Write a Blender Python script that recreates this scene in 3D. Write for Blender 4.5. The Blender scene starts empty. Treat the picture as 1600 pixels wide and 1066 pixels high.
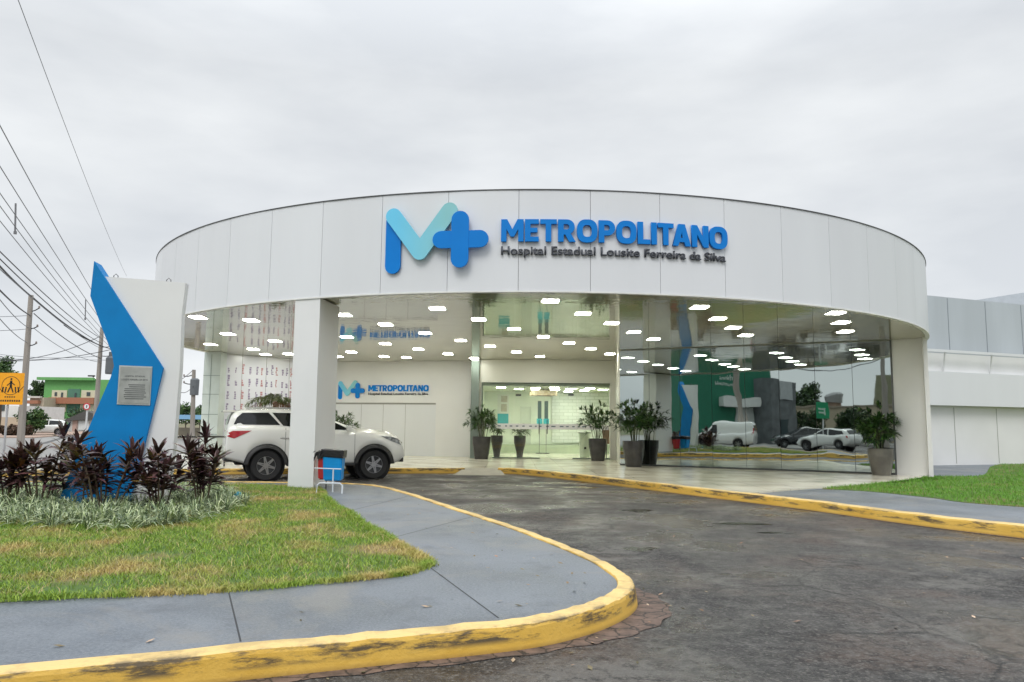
import bpy, bmesh, math, random
import numpy as np
from mathutils import Vector, Matrix
R_ = math.radians
random.seed(7); RNG = np.random.default_rng(7)
SC = bpy.context.scene
COL = SC.collection

# ------------------------------------------------------------------ camera
F = 1180.0; HOR = 663.0; ROLL = .01024; EYE = 1.5          # focal length in px of a 1600 px wide frame
PIT = math.atan((HOR - 533) / F)
cr, sr, cp, sp = math.cos(ROLL), math.sin(ROLL), math.cos(PIT), math.sin(PIT)
cam = bpy.data.cameras.new('camera'); camo = bpy.data.objects.new('camera', cam); COL.objects.link(camo)
cam.sensor_width = 36; cam.lens = 36 * F / 1600; cam.clip_end = 3000; cam.clip_start = .05
r0, u0, f0 = Vector((1, 0, 0)), Vector((0, -sp, cp)), Vector((0, cp, sp))
rx, ux = r0 * cr + u0 * sr, u0 * cr - r0 * sr
camo.matrix_world = Matrix(((rx.x, ux.x, -f0.x, 0), (rx.y, ux.y, -f0.y, 0), (rx.z, ux.z, -f0.z, EYE), (0, 0, 0, 1)))
SC.camera = camo

# ------------------------------------------------------------------ world, sun, exposure
SUN_EL, SUN_AZ = R_(48), R_(200)            # overcast: a broad soft sun high behind the camera
w = bpy.data.worlds.new('World'); SC.world = w; w.use_nodes = True
nt = w.node_tree; nt.nodes.clear()
def N(nt, t, **k):
    n = nt.nodes.new(t)
    for a, b in k.items():
        if a.startswith('i_'): n.inputs[a[2:]].default_value = b
        else: setattr(n, a, b)
    return n
out = N(nt, 'ShaderNodeOutputWorld'); bg = N(nt, 'ShaderNodeBackground'); bg.inputs['Strength'].default_value = .1
sky = N(nt, 'ShaderNodeTexSky'); sky.sky_type = 'NISHITA'; sky.sun_disc = False
sky.sun_elevation = SUN_EL; sky.sun_rotation = SUN_AZ
tc = N(nt, 'ShaderNodeTexCoord'); sep = N(nt, 'ShaderNodeSeparateXYZ'); nt.links.new(tc.outputs['Generated'], sep.inputs[0])
mp = N(nt, 'ShaderNodeMapping'); mp.inputs['Scale'].default_value = (1.5, 1.5, 4.5); nt.links.new(tc.outputs['Generated'], mp.inputs[0])
ns = N(nt, 'ShaderNodeTexNoise'); ns.inputs['Scale'].default_value = 1.6; ns.inputs['Detail'].default_value = 6; ns.inputs['Roughness'].default_value = .5
nt.links.new(mp.outputs[0], ns.inputs[0])
rp = N(nt, 'ShaderNodeValToRGB'); nt.links.new(ns.outputs[0], rp.inputs[0])
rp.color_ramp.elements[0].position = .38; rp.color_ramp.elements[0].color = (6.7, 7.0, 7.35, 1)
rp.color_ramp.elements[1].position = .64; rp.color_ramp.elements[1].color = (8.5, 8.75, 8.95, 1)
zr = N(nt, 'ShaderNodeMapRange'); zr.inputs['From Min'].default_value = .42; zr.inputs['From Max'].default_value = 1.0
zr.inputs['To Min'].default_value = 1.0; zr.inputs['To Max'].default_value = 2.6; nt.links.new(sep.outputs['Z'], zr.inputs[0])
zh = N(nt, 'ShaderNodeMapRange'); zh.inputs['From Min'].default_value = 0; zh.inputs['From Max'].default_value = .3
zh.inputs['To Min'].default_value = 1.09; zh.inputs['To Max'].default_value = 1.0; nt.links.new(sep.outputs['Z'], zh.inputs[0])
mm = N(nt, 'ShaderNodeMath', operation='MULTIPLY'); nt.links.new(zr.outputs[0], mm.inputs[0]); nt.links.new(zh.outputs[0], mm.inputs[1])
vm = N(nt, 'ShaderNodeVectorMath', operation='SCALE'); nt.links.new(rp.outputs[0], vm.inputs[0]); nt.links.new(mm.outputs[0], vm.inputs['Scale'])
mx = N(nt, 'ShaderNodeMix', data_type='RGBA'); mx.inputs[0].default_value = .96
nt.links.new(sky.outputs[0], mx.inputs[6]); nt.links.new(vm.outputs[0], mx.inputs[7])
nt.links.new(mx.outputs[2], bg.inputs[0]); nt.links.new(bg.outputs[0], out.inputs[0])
sl = bpy.data.lights.new('sun', 'SUN'); sl.energy = 1.2; sl.angle = R_(25); sl.color = (1, .975, .94)
so = bpy.data.objects.new('sun', sl); COL.objects.link(so)
sd = Vector((math.sin(SUN_AZ) * math.cos(SUN_EL), math.cos(SUN_AZ) * math.cos(SUN_EL), math.sin(SUN_EL)))
so.rotation_euler = sd.to_track_quat('Z', 'Y').to_euler()
vs = SC.view_settings; SC.display_settings.display_device = 'sRGB'; vs.view_transform = 'Standard'; vs.look = 'None'
vs.exposure = 0.06; vs.gamma = 1; vs.use_curve_mapping = False
SC.cycles.max_bounces = 10; SC.cycles.glossy_bounces = 5; SC.cycles.transparent_max_bounces = 12
SC.cycles.caustics_reflective = False; SC.cycles.caustics_refractive = False; SC.cycles.sample_clamp_indirect = 6
SC.cycles.use_denoising = True

# ------------------------------------------------------------------ measuring from the photograph (1600 x 1066)
def ray(px, py):
    a, b = px - 800, py - 533
    X = cr * a + sr * b; Y = -sr * a + cr * b
    return Vector((X, F * cp + Y * sp, F * sp - Y * cp))
def G(px, py, z=0.):                     # where a pixel meets the level z
    r = ray(px, py); t = (z - EYE) / r.z; return Vector((r.x * t, r.y * t, z))
def D(px, py, d):                        # where a pixel's ray is at distance d
    r = ray(px, py); t = d / r.y; return Vector((r.x * t, d, EYE + r.z * t))
RC = Vector((.81, 26.93)); RR = 12.385; ZB, ZT = 4.10, 6.12      # canopy ring
FLOOR = .15
def ring(phi, z, r=RR): return Vector((RC.x + r * math.sin(phi), RC.y - r * math.cos(phi), z))
def CYL(px, py):                         # pixel -> (phi, z) on the near side of the ring
    r = ray(px, py); a = r.x ** 2 + r.y ** 2; b = -2 * (r.x * RC.x + r.y * RC.y); c = RC.length_squared - RR ** 2
    t = (-b - math.sqrt(b * b - 4 * a * c)) / (2 * a)
    return math.atan2(r.x * t - RC.x, RC.y - r.y * t), EYE + r.z * t
GL, GR = Vector((3.75, 26.21, 0)), Vector((11.22, 22.29, 0))       # mirror glass wall
gd = (GR - GL).normalized(); gn = Vector((gd.y, -gd.x, 0))
def MIR(p): p = Vector(p); return p - 2 * (p - GL).dot(gn) * gn
def MD(px, py, d): return MIR(D(px, py, d))

# ------------------------------------------------------------------ materials
MATS = {}
def mat(name, col, rough=.6, metal=0, var=.06, scale=3., bump=0., bscale=40., col2=None, spec=.5, emit=0, coat=0,
        island=0, sc=(1, 1, 1), trans=0, detail=4):
    if name in MATS: return MATS[name]
    m = bpy.data.materials.new(name); m.use_nodes = True; nt = m.node_tree; b = nt.nodes['Principled BSDF']
    MATS[name] = m
    col = tuple(col) + (1,) if len(col) == 3 else col
    tc = N(nt, 'ShaderNodeTexCoord'); mp = N(nt, 'ShaderNodeMapping'); mp.inputs['Scale'].default_value = sc
    nt.links.new(tc.outputs['Object'], mp.inputs[0])
    n = N(nt, 'ShaderNodeTexNoise'); n.inputs['Scale'].default_value = scale; n.inputs['Detail'].default_value = detail
    nt.links.new(mp.outputs[0], n.inputs[0])
    mr = N(nt, 'ShaderNodeMapRange'); mr.inputs['From Min'].default_value = .3; mr.inputs['From Max'].default_value = .7
    nt.links.new(n.outputs[0], mr.inputs[0])
    mi = N(nt, 'ShaderNodeMix', data_type='RGBA')
    c2 = tuple(col2) + (1,) if col2 else tuple(min(1, c * (1 + var * 1.2)) for c in col[:3]) + (1,)
    c1 = col if col2 else tuple(c * (1 - var) for c in col[:3]) + (1,)
    mi.inputs[6].default_value = c1; mi.inputs[7].default_value = c2
    nt.links.new(mr.outputs[0], mi.inputs[0]); last = mi.outputs[2]
    if island:
        g = N(nt, 'ShaderNodeNewGeometry'); hs = N(nt, 'ShaderNodeHueSaturation')
        m1 = N(nt, 'ShaderNodeMapRange'); m1.inputs['To Min'].default_value = 1 - island; m1.inputs['To Max'].default_value = 1 + island
        nt.links.new(g.outputs['Random Per Island'], m1.inputs[0]); nt.links.new(m1.outputs[0], hs.inputs['Value'])
        m2 = N(nt, 'ShaderNodeMapRange'); m2.inputs['To Min'].default_value = .5 + island * .05; m2.inputs['To Max'].default_value = .5 - island * .05
        nt.links.new(g.outputs['Random Per Island'], m2.inputs[0]); nt.links.new(m2.outputs[0], hs.inputs['Hue'])
        nt.links.new(last, hs.inputs['Color']); last = hs.outputs[0]
    nt.links.new(last, b.inputs['Base Color'])
    b.inputs['Roughness'].default_value = rough; b.inputs['Metallic'].default_value = metal
    b.inputs['Specular IOR Level'].default_value = spec; b.inputs['Coat Weight'].default_value = coat
    b.inputs['Coat Roughness'].default_value = .05
    if trans: b.inputs['Transmission Weight'].default_value = trans
    if emit: b.inputs['Emission Color'].default_value = col; b.inputs['Emission Strength'].default_value = emit
    if bump:
        n2 = N(nt, 'ShaderNodeTexNoise'); n2.inputs['Scale'].default_value = bscale; n2.inputs['Detail'].default_value = 5
        nt.links.new(mp.outputs[0], n2.inputs[0]); bp = N(nt, 'ShaderNodeBump'); bp.inputs['Strength'].default_value = bump
        bp.inputs['Distance'].default_value = .02
        nt.links.new(n2.outputs[0], bp.inputs['Height']); nt.links.new(bp.outputs[0], b.inputs['Normal'])
    return m
def tex(nt, kind, scale, vec, **k):
    n = N(nt, kind); n.inputs['Scale'].default_value = scale
    for a, b in k.items(): n.inputs[a].default_value = b
    nt.links.new(vec, n.inputs[0]); return n
def ramp(nt, src, stops):
    r = N(nt, 'ShaderNodeValToRGB'); nt.links.new(src, r.inputs[0]); e = r.color_ramp.elements
    while len(e) < len(stops): e.new(.5)
    for i, (p, c) in enumerate(stops):
        e[i].position = p; e[i].color = (c, c, c, 1) if not isinstance(c, tuple) else c + (1,)
    return r
def mixc(nt, fac, a, b):
    m = N(nt, 'ShaderNodeMix', data_type='RGBA')
    for i, v in ((0, fac), (6, a), (7, b)):
        if isinstance(v, (int, float)): m.inputs[i].default_value = v
        elif isinstance(v, tuple): m.inputs[i].default_value = v + (1,)
        else: nt.links.new(v, m.inputs[i])
    return m.outputs[2]
def new(name):
    m = bpy.data.materials.new(name); m.use_nodes = True; MATS[name] = m
    nt = m.node_tree; b = nt.nodes['Principled BSDF']; tc = N(nt, 'ShaderNodeTexCoord')
    return m, nt, b, tc.outputs['Object']

def asphalt_mat():
    m, nt, b, v = new('wet_asphalt')
    big = tex(nt, 'ShaderNodeTexNoise', .45, v, Detail=7, Roughness=.62); mid = tex(nt, 'ShaderNodeTexNoise', 1.7, v, Detail=9, Roughness=.68)
    mot = tex(nt, 'ShaderNodeTexNoise', 8, v, Detail=9, Roughness=.78); fine = tex(nt, 'ShaderNodeTexNoise', 34, v, Detail=6, Roughness=.85)
    st = tex(nt, 'ShaderNodeTexVoronoi', 55, v); off = N(nt, 'ShaderNodeMapping'); off.inputs['Location'].default_value = (13, 7, 3); nt.links.new(v, off.inputs[0])
    red = tex(nt, 'ShaderNodeTexNoise', .8, off.outputs[0], Detail=8, Roughness=.7); pale = tex(nt, 'ShaderNodeTexNoise', .6, off.outputs[0], Detail=9, Roughness=.66, Distortion=.6)
    c = mixc(nt, ramp(nt, big.outputs[0], [(.40, 0.), (.58, 1.)]).outputs[0], (.019, .019, .020), (.054, .051, .048))
    c = mixc(nt, ramp(nt, mid.outputs[0], [(.42, 0.), (.62, .75)]).outputs[0], c, (.066, .063, .060))
    c = mixc(nt, ramp(nt, red.outputs[0], [(.50, 0.), (.64, .6)]).outputs[0], c, (.115, .078, .060))
    c = mixc(nt, ramp(nt, pale.outputs[0], [(.55, 0.), (.63, .65)]).outputs[0], c, (.16, .155, .14))
    c = mixc(nt, ramp(nt, mot.outputs[0], [(.40, .85), (.50, 0.)]).outputs[0], c, (.011, .011, .012))
    c = mixc(nt, ramp(nt, mot.outputs[0], [(.52, 0.), (.62, .65)]).outputs[0], c, (.13, .125, .12))
    c = mixc(nt, ramp(nt, fine.outputs[0], [(.52, 0.), (.62, .7)]).outputs[0], c, (.17, .16, .15))
    s2 = N(nt, 'ShaderNodeSeparateXYZ'); nt.links.new(st.outputs['Color'], s2.inputs[0])
    c = mixc(nt, ramp(nt, s2.outputs[0], [(.88, 0.), (.93, .6)]).outputs[0], c, (.17, .16, .145))
    wv = N(nt, 'ShaderNodeMixRGB'); wv.inputs[0].default_value = .22; nt.links.new(v, wv.inputs[1]); nt.links.new(mid.outputs['Color'], wv.inputs[2])
    vo = N(nt, 'ShaderNodeTexVoronoi', feature='DISTANCE_TO_EDGE'); vo.inputs['Scale'].default_value = .8; nt.links.new(wv.outputs[0], vo.inputs[0])
    ck = N(nt, 'ShaderNodeMath', operation='MULTIPLY'); nt.links.new(ramp(nt, vo.outputs[0], [(.0, 1.), (.012, 0.)]).outputs[0], ck.inputs[0]); nt.links.new(ramp(nt, big.outputs[0], [(.47, 0.), (.55, .9)]).outputs[0], ck.inputs[1])
    c = mixc(nt, ck.outputs[0], c, (.008, .008, .008))
    nt.links.new(c, b.inputs['Base Color'])
    wet = tex(nt, 'ShaderNodeTexNoise', .62, v, Detail=6, Roughness=.58)
    rr = ramp(nt, wet.outputs[0], [(.40, .22), (.50, .48), (.62, .75)]); nt.links.new(rr.outputs[0], b.inputs['Roughness'])
    pud = ramp(nt, wet.outputs[0], [(.39, 0.1), (.50, 1.)])
    mu = N(nt, 'ShaderNodeMath', operation='MULTIPLY'); nt.links.new(st.outputs[0], mu.inputs[0]); nt.links.new(pud.outputs[0], mu.inputs[1])
    ad = N(nt, 'ShaderNodeMath', operation='MULTIPLY_ADD'); nt.links.new(mot.outputs[0], ad.inputs[0]); ad.inputs[1].default_value = 2.2; nt.links.new(mu.outputs[0], ad.inputs[2])
    bp = N(nt, 'ShaderNodeBump'); bp.inputs['Strength'].default_value = .8; bp.inputs['Distance'].default_value = .014
    nt.links.new(ad.outputs[0], bp.inputs['Height']); nt.links.new(bp.outputs[0], b.inputs['Normal'])
    b.inputs['Specular IOR Level'].default_value = .35
    return m
ASPH = asphalt_mat()

def kerb_mat():
    m, nt, b, v = new('yellow_kerb_paint')
    n1 = tex(nt, 'ShaderNodeTexNoise', 1.1, v, Detail=5, Roughness=.6)
    mp = N(nt, 'ShaderNodeMapping'); mp.inputs['Scale'].default_value = (1.3, 1.3, 7); nt.links.new(v, mp.inputs[0])
    n2 = tex(nt, 'ShaderNodeTexNoise', 1.5, mp.outputs[0], Detail=7, Roughness=.72)
    n3 = tex(nt, 'ShaderNodeTexNoise', 30, v, Detail=4, Roughness=.7)
    c = mixc(nt, ramp(nt, n1.outputs[0], [(.35, 0.), (.65, 1.)]).outputs[0], (.66, .39, .05), (.76, .49, .10))
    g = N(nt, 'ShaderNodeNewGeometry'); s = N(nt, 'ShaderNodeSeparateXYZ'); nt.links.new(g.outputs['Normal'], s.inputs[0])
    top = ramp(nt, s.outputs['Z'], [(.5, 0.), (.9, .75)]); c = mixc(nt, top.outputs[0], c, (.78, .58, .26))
    sp_ = N(nt, 'ShaderNodeSeparateXYZ'); nt.links.new(v, sp_.inputs[0])
    zm = ramp(nt, sp_.outputs['Z'], [(.05, 0.), (.085, 1.), (.155, 1.), (.168, 0.3)])
    sc_ = ramp(nt, n2.outputs[0], [(.47, 0.), (.57, .92)]); mu = N(nt, 'ShaderNodeMath', operation='MULTIPLY')
    nt.links.new(zm.outputs[0], mu.inputs[0]); nt.links.new(sc_.outputs[0], mu.inputs[1])
    c = mixc(nt, mu.outputs[0], c, (.06, .05, .04))
    c = mixc(nt, ramp(nt, n3.outputs[0], [(.6, 0.), (.75, .35)]).outputs[0], c, (.35, .2, .06))
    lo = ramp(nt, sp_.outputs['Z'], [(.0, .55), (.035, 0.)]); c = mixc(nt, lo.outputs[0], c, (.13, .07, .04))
    nt.links.new(c, b.inputs['Base Color']); b.inputs['Roughness'].default_value = .55
    bp = N(nt, 'ShaderNodeBump'); bp.inputs['Strength'].default_value = .5; bp.inputs['Distance'].default_value = .01
    nt.links.new(n3.outputs[0], bp.inputs['Height']); nt.links.new(bp.outputs[0], b.inputs['Normal'])
    return m
KERB = kerb_mat()

def concrete_paint():
    m, nt, b, v = new('grey_painted_concrete')
    n1 = tex(nt, 'ShaderNodeTexNoise', .8, v, Detail=6, Roughness=.62); n2 = tex(nt, 'ShaderNodeTexNoise', 45, v, Detail=6, Roughness=.8)
    c = mixc(nt, ramp(nt, n1.outputs[0], [(.40, 0.), (.60, 1.)]).outputs[0], (.090, .108, .132), (.170, .190, .215))
    c = mixc(nt, ramp(nt, n2.outputs[0], [(.45, 0.), (.62, .6)]).outputs[0], c, (.25, .27, .29)); c = mixc(nt, ramp(nt, n2.outputs[0], [(.34, .6), (.44, 0.)]).outputs[0], c, (.07, .08, .095))
    n4 = tex(nt, 'ShaderNodeTexNoise', 2.3, v, Detail=8, Roughness=.75)
    c = mixc(nt, ramp(nt, n4.outputs[0], [(.52, 0.), (.66, .6)]).outputs[0], c, (.085, .095, .11))
    n5 = tex(nt, 'ShaderNodeTexNoise', .5, v, Detail=9, Roughness=.7, Distortion=1.); c = mixc(nt, ramp(nt, n5.outputs[0], [(.53, 0.), (.64, .5)]).outputs[0], c, (.24, .225, .20))
    nt.links.new(c, b.inputs['Base Color'])
    nt.links.new(ramp(nt, n1.outputs[0], [(.35, .35), (.65, .62)]).outputs[0], b.inputs['Roughness'])
    bp = N(nt, 'ShaderNodeBump'); bp.inputs['Strength'].default_value = .4; bp.inputs['Distance'].default_value = .01
    nt.links.new(n2.outputs[0], bp.inputs['Height']); nt.links.new(bp.outputs[0], b.inputs['Normal'])
    return m
PAVE = concrete_paint()

def lawn_soil():
    m, nt, b, v = new('lawn_soil')
    n1 = tex(nt, 'ShaderNodeTexNoise', 1.2, v, Detail=6, Roughness=.6); n2 = tex(nt, 'ShaderNodeTexNoise', 40, v, Detail=4)
    c = mixc(nt, ramp(nt, n1.outputs[0], [(.45, 0.), (.65, 1.)]).outputs[0], (.06, .115, .02), (.24, .14, .065))
    c = mixc(nt, ramp(nt, n2.outputs[0], [(.4, 0.), (.7, .6)]).outputs[0], c, (.11, .18, .035))
    nt.links.new(c, b.inputs['Base Color']); b.inputs['Roughness'].default_value = .9
    return m
def blade_mat(name, a, b_, dry, p0, p1, tip=None):
    m, nt, b, v = new(name); g = N(nt, 'ShaderNodeNewGeometry')
    n1 = tex(nt, 'ShaderNodeTexNoise', 1.2, v, Detail=6, Roughness=.6)
    c = mixc(nt, g.outputs['Random Per Island'], a, b_)
    c = mixc(nt, ramp(nt, n1.outputs[0], [(p0, 0.), (p1, .9)]).outputs[0], c, dry)
    nt.links.new(c, b.inputs['Base Color']); b.inputs['Roughness'].default_value = .55
    return m
SOIL = lawn_soil()
LAWN = blade_mat('lawn_blades', (.14, .27, .02), (.32, .43, .045), (.55, .42, .15), .48, .62)
LAWN2 = blade_mat('dense_lawn_blades', (.09, .26, .018), (.17, .37, .035), (.25, .28, .06), .62, .8)

def tile_mat():
    m, nt, b, v = new('cream_polished_tile')
    br = N(nt, 'ShaderNodeTexBrick'); br.offset = 0; br.inputs['Scale'].default_value = 1; br.inputs['Brick Width'].default_value = .8
    br.inputs['Row Height'].default_value = .8; br.inputs['Mortar Size'].default_value = .006
    br.inputs['Color1'].default_value = (.80, .76, .62, 1); br.inputs['Color2'].default_value = (.83, .79, .66, 1); br.inputs['Mortar'].default_value = (.5, .47, .4, 1)
    nt.links.new(v, br.inputs[0])
    n1 = tex(nt, 'ShaderNodeTexNoise', 1.1, v, Detail=5); c = mixc(nt, ramp(nt, n1.outputs[0], [(.55, 0.), (.75, .2)]).outputs[0], br.outputs[0], (.55, .54, .43))
    nt.links.new(c, b.inputs['Base Color'])
    nt.links.new(ramp(nt, n1.outputs[0], [(.3, .10), (.7, .24)]).outputs[0], b.inputs['Roughness'])
    return m
TILE = tile_mat()

def ceiling_mat():
    m, nt, b, v = new('glossy_stretch_ceiling')
    n1 = tex(nt, 'ShaderNodeTexNoise', .35, v, Detail=2); nt.links.new(mixc(nt, n1.outputs[0], (.40, .39, .29), (.50, .48, .36)), b.inputs['Base Color'])
    b.inputs['Roughness'].default_value = .045; b.inputs['Specular IOR Level'].default_value = .85; b.inputs['Coat Weight'].default_value = .45; b.inputs['Coat Roughness'].default_value = .02
    mp = N(nt, 'ShaderNodeMapping'); mp.inputs['Scale'].default_value = (1, 1, 1); nt.links.new(v, mp.inputs[0])
    n2 = tex(nt, 'ShaderNodeTexNoise', 1.6, mp.outputs[0], Detail=3)
    bp = N(nt, 'ShaderNodeBump'); bp.inputs['Strength'].default_value = .22; bp.inputs['Distance'].default_value = .02
    nt.links.new(n2.outputs[0], bp.inputs['Height']); nt.links.new(bp.outputs[0], b.inputs['Normal']); nt.links.new(bp.outputs[0], b.inputs['Coat Normal'])
    return m
CEIL = ceiling_mat()
def mirror_mat():
    m, nt, b, v = new('mirrored_glass')
    b.inputs['Base Color'].default_value = (.46, .515, .495, 1); b.inputs['Metallic'].default_value = 1; b.inputs['Roughness'].default_value = .015
    n2 = tex(nt, 'ShaderNodeTexNoise', .9, v, Detail=1.5); bp = N(nt, 'ShaderNodeBump'); bp.inputs['Strength'].default_value = .14; bp.inputs['Distance'].default_value = .02
    nt.links.new(n2.outputs[0], bp.inputs['Height']); nt.links.new(bp.outputs[0], b.inputs['Normal'])
    return m
MIRROR = mirror_mat()
def glass_mat():
    m = bpy.data.materials.new('clear_glass'); m.use_nodes = True; MATS['clear_glass'] = m; nt = m.node_tree; nt.nodes.clear()
    o = N(nt, 'ShaderNodeOutputMaterial'); t = N(nt, 'ShaderNodeBsdfTransparent'); t.inputs[0].default_value = (.93, .97, .93, 1)
    g = N(nt, 'ShaderNodeBsdfGlossy'); g.inputs['Roughness'].default_value = .01; g.inputs[0].default_value = (.9, .95, .92, 1)
    fr = N(nt, 'ShaderNodeFresnel'); fr.inputs[0].default_value = 1.45; mx = N(nt, 'ShaderNodeMixShader')
    nt.links.new(fr.outputs[0], mx.inputs[0]); nt.links.new(t.outputs[0], mx.inputs[1]); nt.links.new(g.outputs[0], mx.inputs[2]); nt.links.new(mx.outputs[0], o.inputs[0])
    return m
GLASS = glass_mat()
WHITE = mat('white_composite_panel', (.72, .735, .755), .38, var=.022, scale=.35, spec=.4, sc=(3, 3, .5), island=.03, detail=6)
WHITE2 = mat('white_plaster', (.76, .76, .755), .6, var=.03, scale=.8, bump=.08, bscale=60)
CREAM = mat('cream_wall', (.74, .74, .67), .45, var=.02, scale=.6)
SEAM = mat('dark_joint', (.12, .125, .13), .6)
GREYP = mat('grey_metal_panel', (.47, .51, .55), .4, var=.07, scale=.4, spec=.4, sc=(2, 2, .4))
ALU = mat('brushed_aluminium', (.55, .56, .57), .35, metal=.9, var=.05)
DARKM = mat('dark_metal', (.03, .032, .035), .4, var=.1)
BLACK = mat('black_rubber', (.016, .016, .017), .75, var=.1)
SIGNBLUE = mat('sign_blue', (.0, .20, .64), .4, var=.03, spec=.25)
SIGNDARK = mat('sign_grey', (.055, .06, .075), .4)
MONBLUE = mat('monument_blue_paint', (.0, .20, .52), .6, spec=.25, var=.08, scale=2, bump=.06)
YELLOW = mat('yellow_paint', (.72, .42, .05), .5)
WOODP = mat('weathered_concrete_pole', (.30, .27, .24), .85, var=.15, scale=2, sc=(3, 3, .3), bump=.2)

# ------------------------------------------------------------------ mesh helpers
def finish(name, bm, m, parent=None, smooth=False, loc=None, angle=None):
    me = bpy.data.meshes.new(name)
    bmesh.ops.recalc_face_normals(bm, faces=bm.faces[:]) if angle != 'keep' else None
    bm.to_mesh(me); bm.free()
    return linkme(name, me, m, parent, smooth, loc)
def linkme(name, me, m, parent=None, smooth=False, loc=None):
    for x in (m if isinstance(m, (list, tuple)) else [m]): me.materials.append(x)
    if smooth: me.polygons.foreach_set('use_smooth', [True] * len(me.polygons))
    o = bpy.data.objects.new(name, me); COL.objects.link(o)
    if loc is not None: o.location = loc
    if parent: o.parent = parent
    return o
def thing(name, label, cat, loc=(0, 0, 0), rz=0, group=None):
    o = bpy.data.objects.new(name, None); COL.objects.link(o); o.empty_display_size = .1
    o.location = loc; o.rotation_euler = (0, 0, rz); tag(o, label, cat, group); return o
def tag(o, label=None, cat=None, group=None, kind=None):
    if label: o['label'] = label
    if cat: o['category'] = cat
    if group: o['group'] = group
    if kind: o['kind'] = kind
    return o
def dup(root, loc=None, rz=None, label=None):
    r = root.copy(); COL.objects.link(r)
    if loc is not None: r.location = loc
    if rz is not None: r.rotation_euler = (0, 0, rz)
    if label: r['label'] = label
    for ch in list(root.children):
        c = ch.copy(); COL.objects.link(c); c.parent = r
        for g in ch.children:
            d = g.copy(); COL.objects.link(d); d.parent = c
    return r
def box(bm, c, s, rz=0, bev=0):
    r = bmesh.ops.create_cube(bm, size=1); vs_ = r['verts']
    bmesh.ops.scale(bm, vec=s, verts=vs_)
    if bev:
        es = {e for v in vs_ for e in v.link_edges}
        q = bmesh.ops.bevel(bm, geom=list(es), offset=bev, segments=2, affect='EDGES', profile=.7); vs_ = list({v for f in q['faces'] for v in f.verts} | {v for v in vs_ if v.is_valid})
    if rz: bmesh.ops.rotate(bm, matrix=Matrix.Rotation(rz, 3, 'Z'), verts=vs_)
    bmesh.ops.translate(bm, vec=c, verts=vs_); return vs_
def tube(bm, pts, r, n=8, r2=None, cap=True):
    pts = [Vector(p) for p in pts]; rings = []
    for i, p in enumerate(pts):
        t = (pts[min(i + 1, len(pts) - 1)] - pts[max(i - 1, 0)]).normalized()
        a = t.cross(Vector((0, 0, 1)) if abs(t.z) < .95 else Vector((1, 0, 0))).normalized(); b = t.cross(a)
        rad = r if r2 is None else r + (r2 - r) * i / (len(pts) - 1)
        rings.append([bm.verts.new(p + rad * (a * math.cos(2 * math.pi * k / n) + b * math.sin(2 * math.pi * k / n))) for k in range(n)])
    for A, B in zip(rings, rings[1:]):
        for k in range(n): bm.faces.new((A[k], A[(k + 1) % n], B[(k + 1) % n], B[k]))
    if cap: bm.faces.new(rings[0]); bm.faces.new(rings[-1][::-1])
def lathe(bm, prof, c=(0, 0, 0), n=24, axis='Z', cap=True):
    rings = []
    for r, z in prof:
        ring_ = []
        for k in range(n):
            a = 2 * math.pi * k / n
            v = (r * math.cos(a), r * math.sin(a), z) if axis == 'Z' else (r * math.cos(a), z, r * math.sin(a))
            ring_.append(bm.verts.new((v[0] + c[0], v[1] + c[1], v[2] + c[2])))
        rings.append(ring_)
    for A, B in zip(rings, rings[1:]):
        for k in range(n): bm.faces.new((A[k], A[(k + 1) % n], B[(k + 1) % n], B[k]))
    if cap: bm.faces.new(rings[0]); bm.faces.new(rings[-1])
def prism(bm, pts, z0, z1):
    a = [bm.verts.new((p[0], p[1], z0)) for p in pts]; b = [bm.verts.new((p[0], p[1], z1)) for p in pts]
    n = len(pts); bm.faces.new(a[::-1]); bm.faces.new(b)
    for i in range(n): bm.faces.new((a[i], a[(i + 1) % n], b[(i + 1) % n], b[i]))
def sheet(name, pts, z, m, parent=None, thick=None):
    bm = bmesh.new()
    if thick: prism(bm, pts, z - thick, z)
    else: bm.faces.new([bm.verts.new((p[0], p[1], z)) for p in pts])
    bm.normal_update(); bmesh.ops.triangulate(bm, faces=[f for f in bm.faces if len(f.verts) > 4])
    bm.normal_update()
    if not thick:
        for f in bm.faces:
            if f.normal.z < 0: f.normal_flip()
    return finish(name, bm, m, parent, angle='keep' if not thick else None)
def wall(bm, a, b, z0, z1, t=.15):      # slab from a to b; the thickness lies on the left of a->b
    a, b = Vector((a[0], a[1])), Vector((b[0], b[1])); d = (b - a).normalized(); n = Vector((-d.y, d.x)) * t
    prism(bm, [a, b, b + n, a + n], z0, z1)
def slab(bm, frame, poly, t0, t1):      # polygon in a frame (origin, u, v, n), extruded along n from t0 to t1
    o, u, v, n = frame
    A = [bm.verts.new(o + u * p[0] + v * p[1] + n * t0) for p in poly]; B = [bm.verts.new(o + u * p[0] + v * p[1] + n * t1) for p in poly]
    k = len(poly); bm.faces.new(A[::-1]); bm.faces.new(B)
    for i in range(k): bm.faces.new((A[i], A[(i + 1) % k], B[(i + 1) % k], B[i]))
def smooth_line(pts, n=8):
    P = [Vector(p[:2]) for p in pts]; out_ = []
    for i in range(len(P) - 1):
        p0, p1, p2, p3 = P[max(i - 1, 0)], P[i], P[i + 1], P[min(i + 2, len(P) - 1)]
        for k in range(n):
            t = k / n
            out_.append(.5 * ((2 * p1) + (p2 - p0) * t + (2 * p0 - 5 * p1 + 4 * p2 - p3) * t * t + (3 * p1 - p0 - 3 * p2 + p3) * t ** 3))
    out_.append(P[-1]); return out_
def offset_line(L, d):                   # to the right of the direction of travel for d > 0
    o = []
    for i, p in enumerate(L):
        t = (L[min(i + 1, len(L) - 1)] - L[max(i - 1, 0)]).normalized(); o.append(p + Vector((t.y, -t.x)) * d)
    return o
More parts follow.
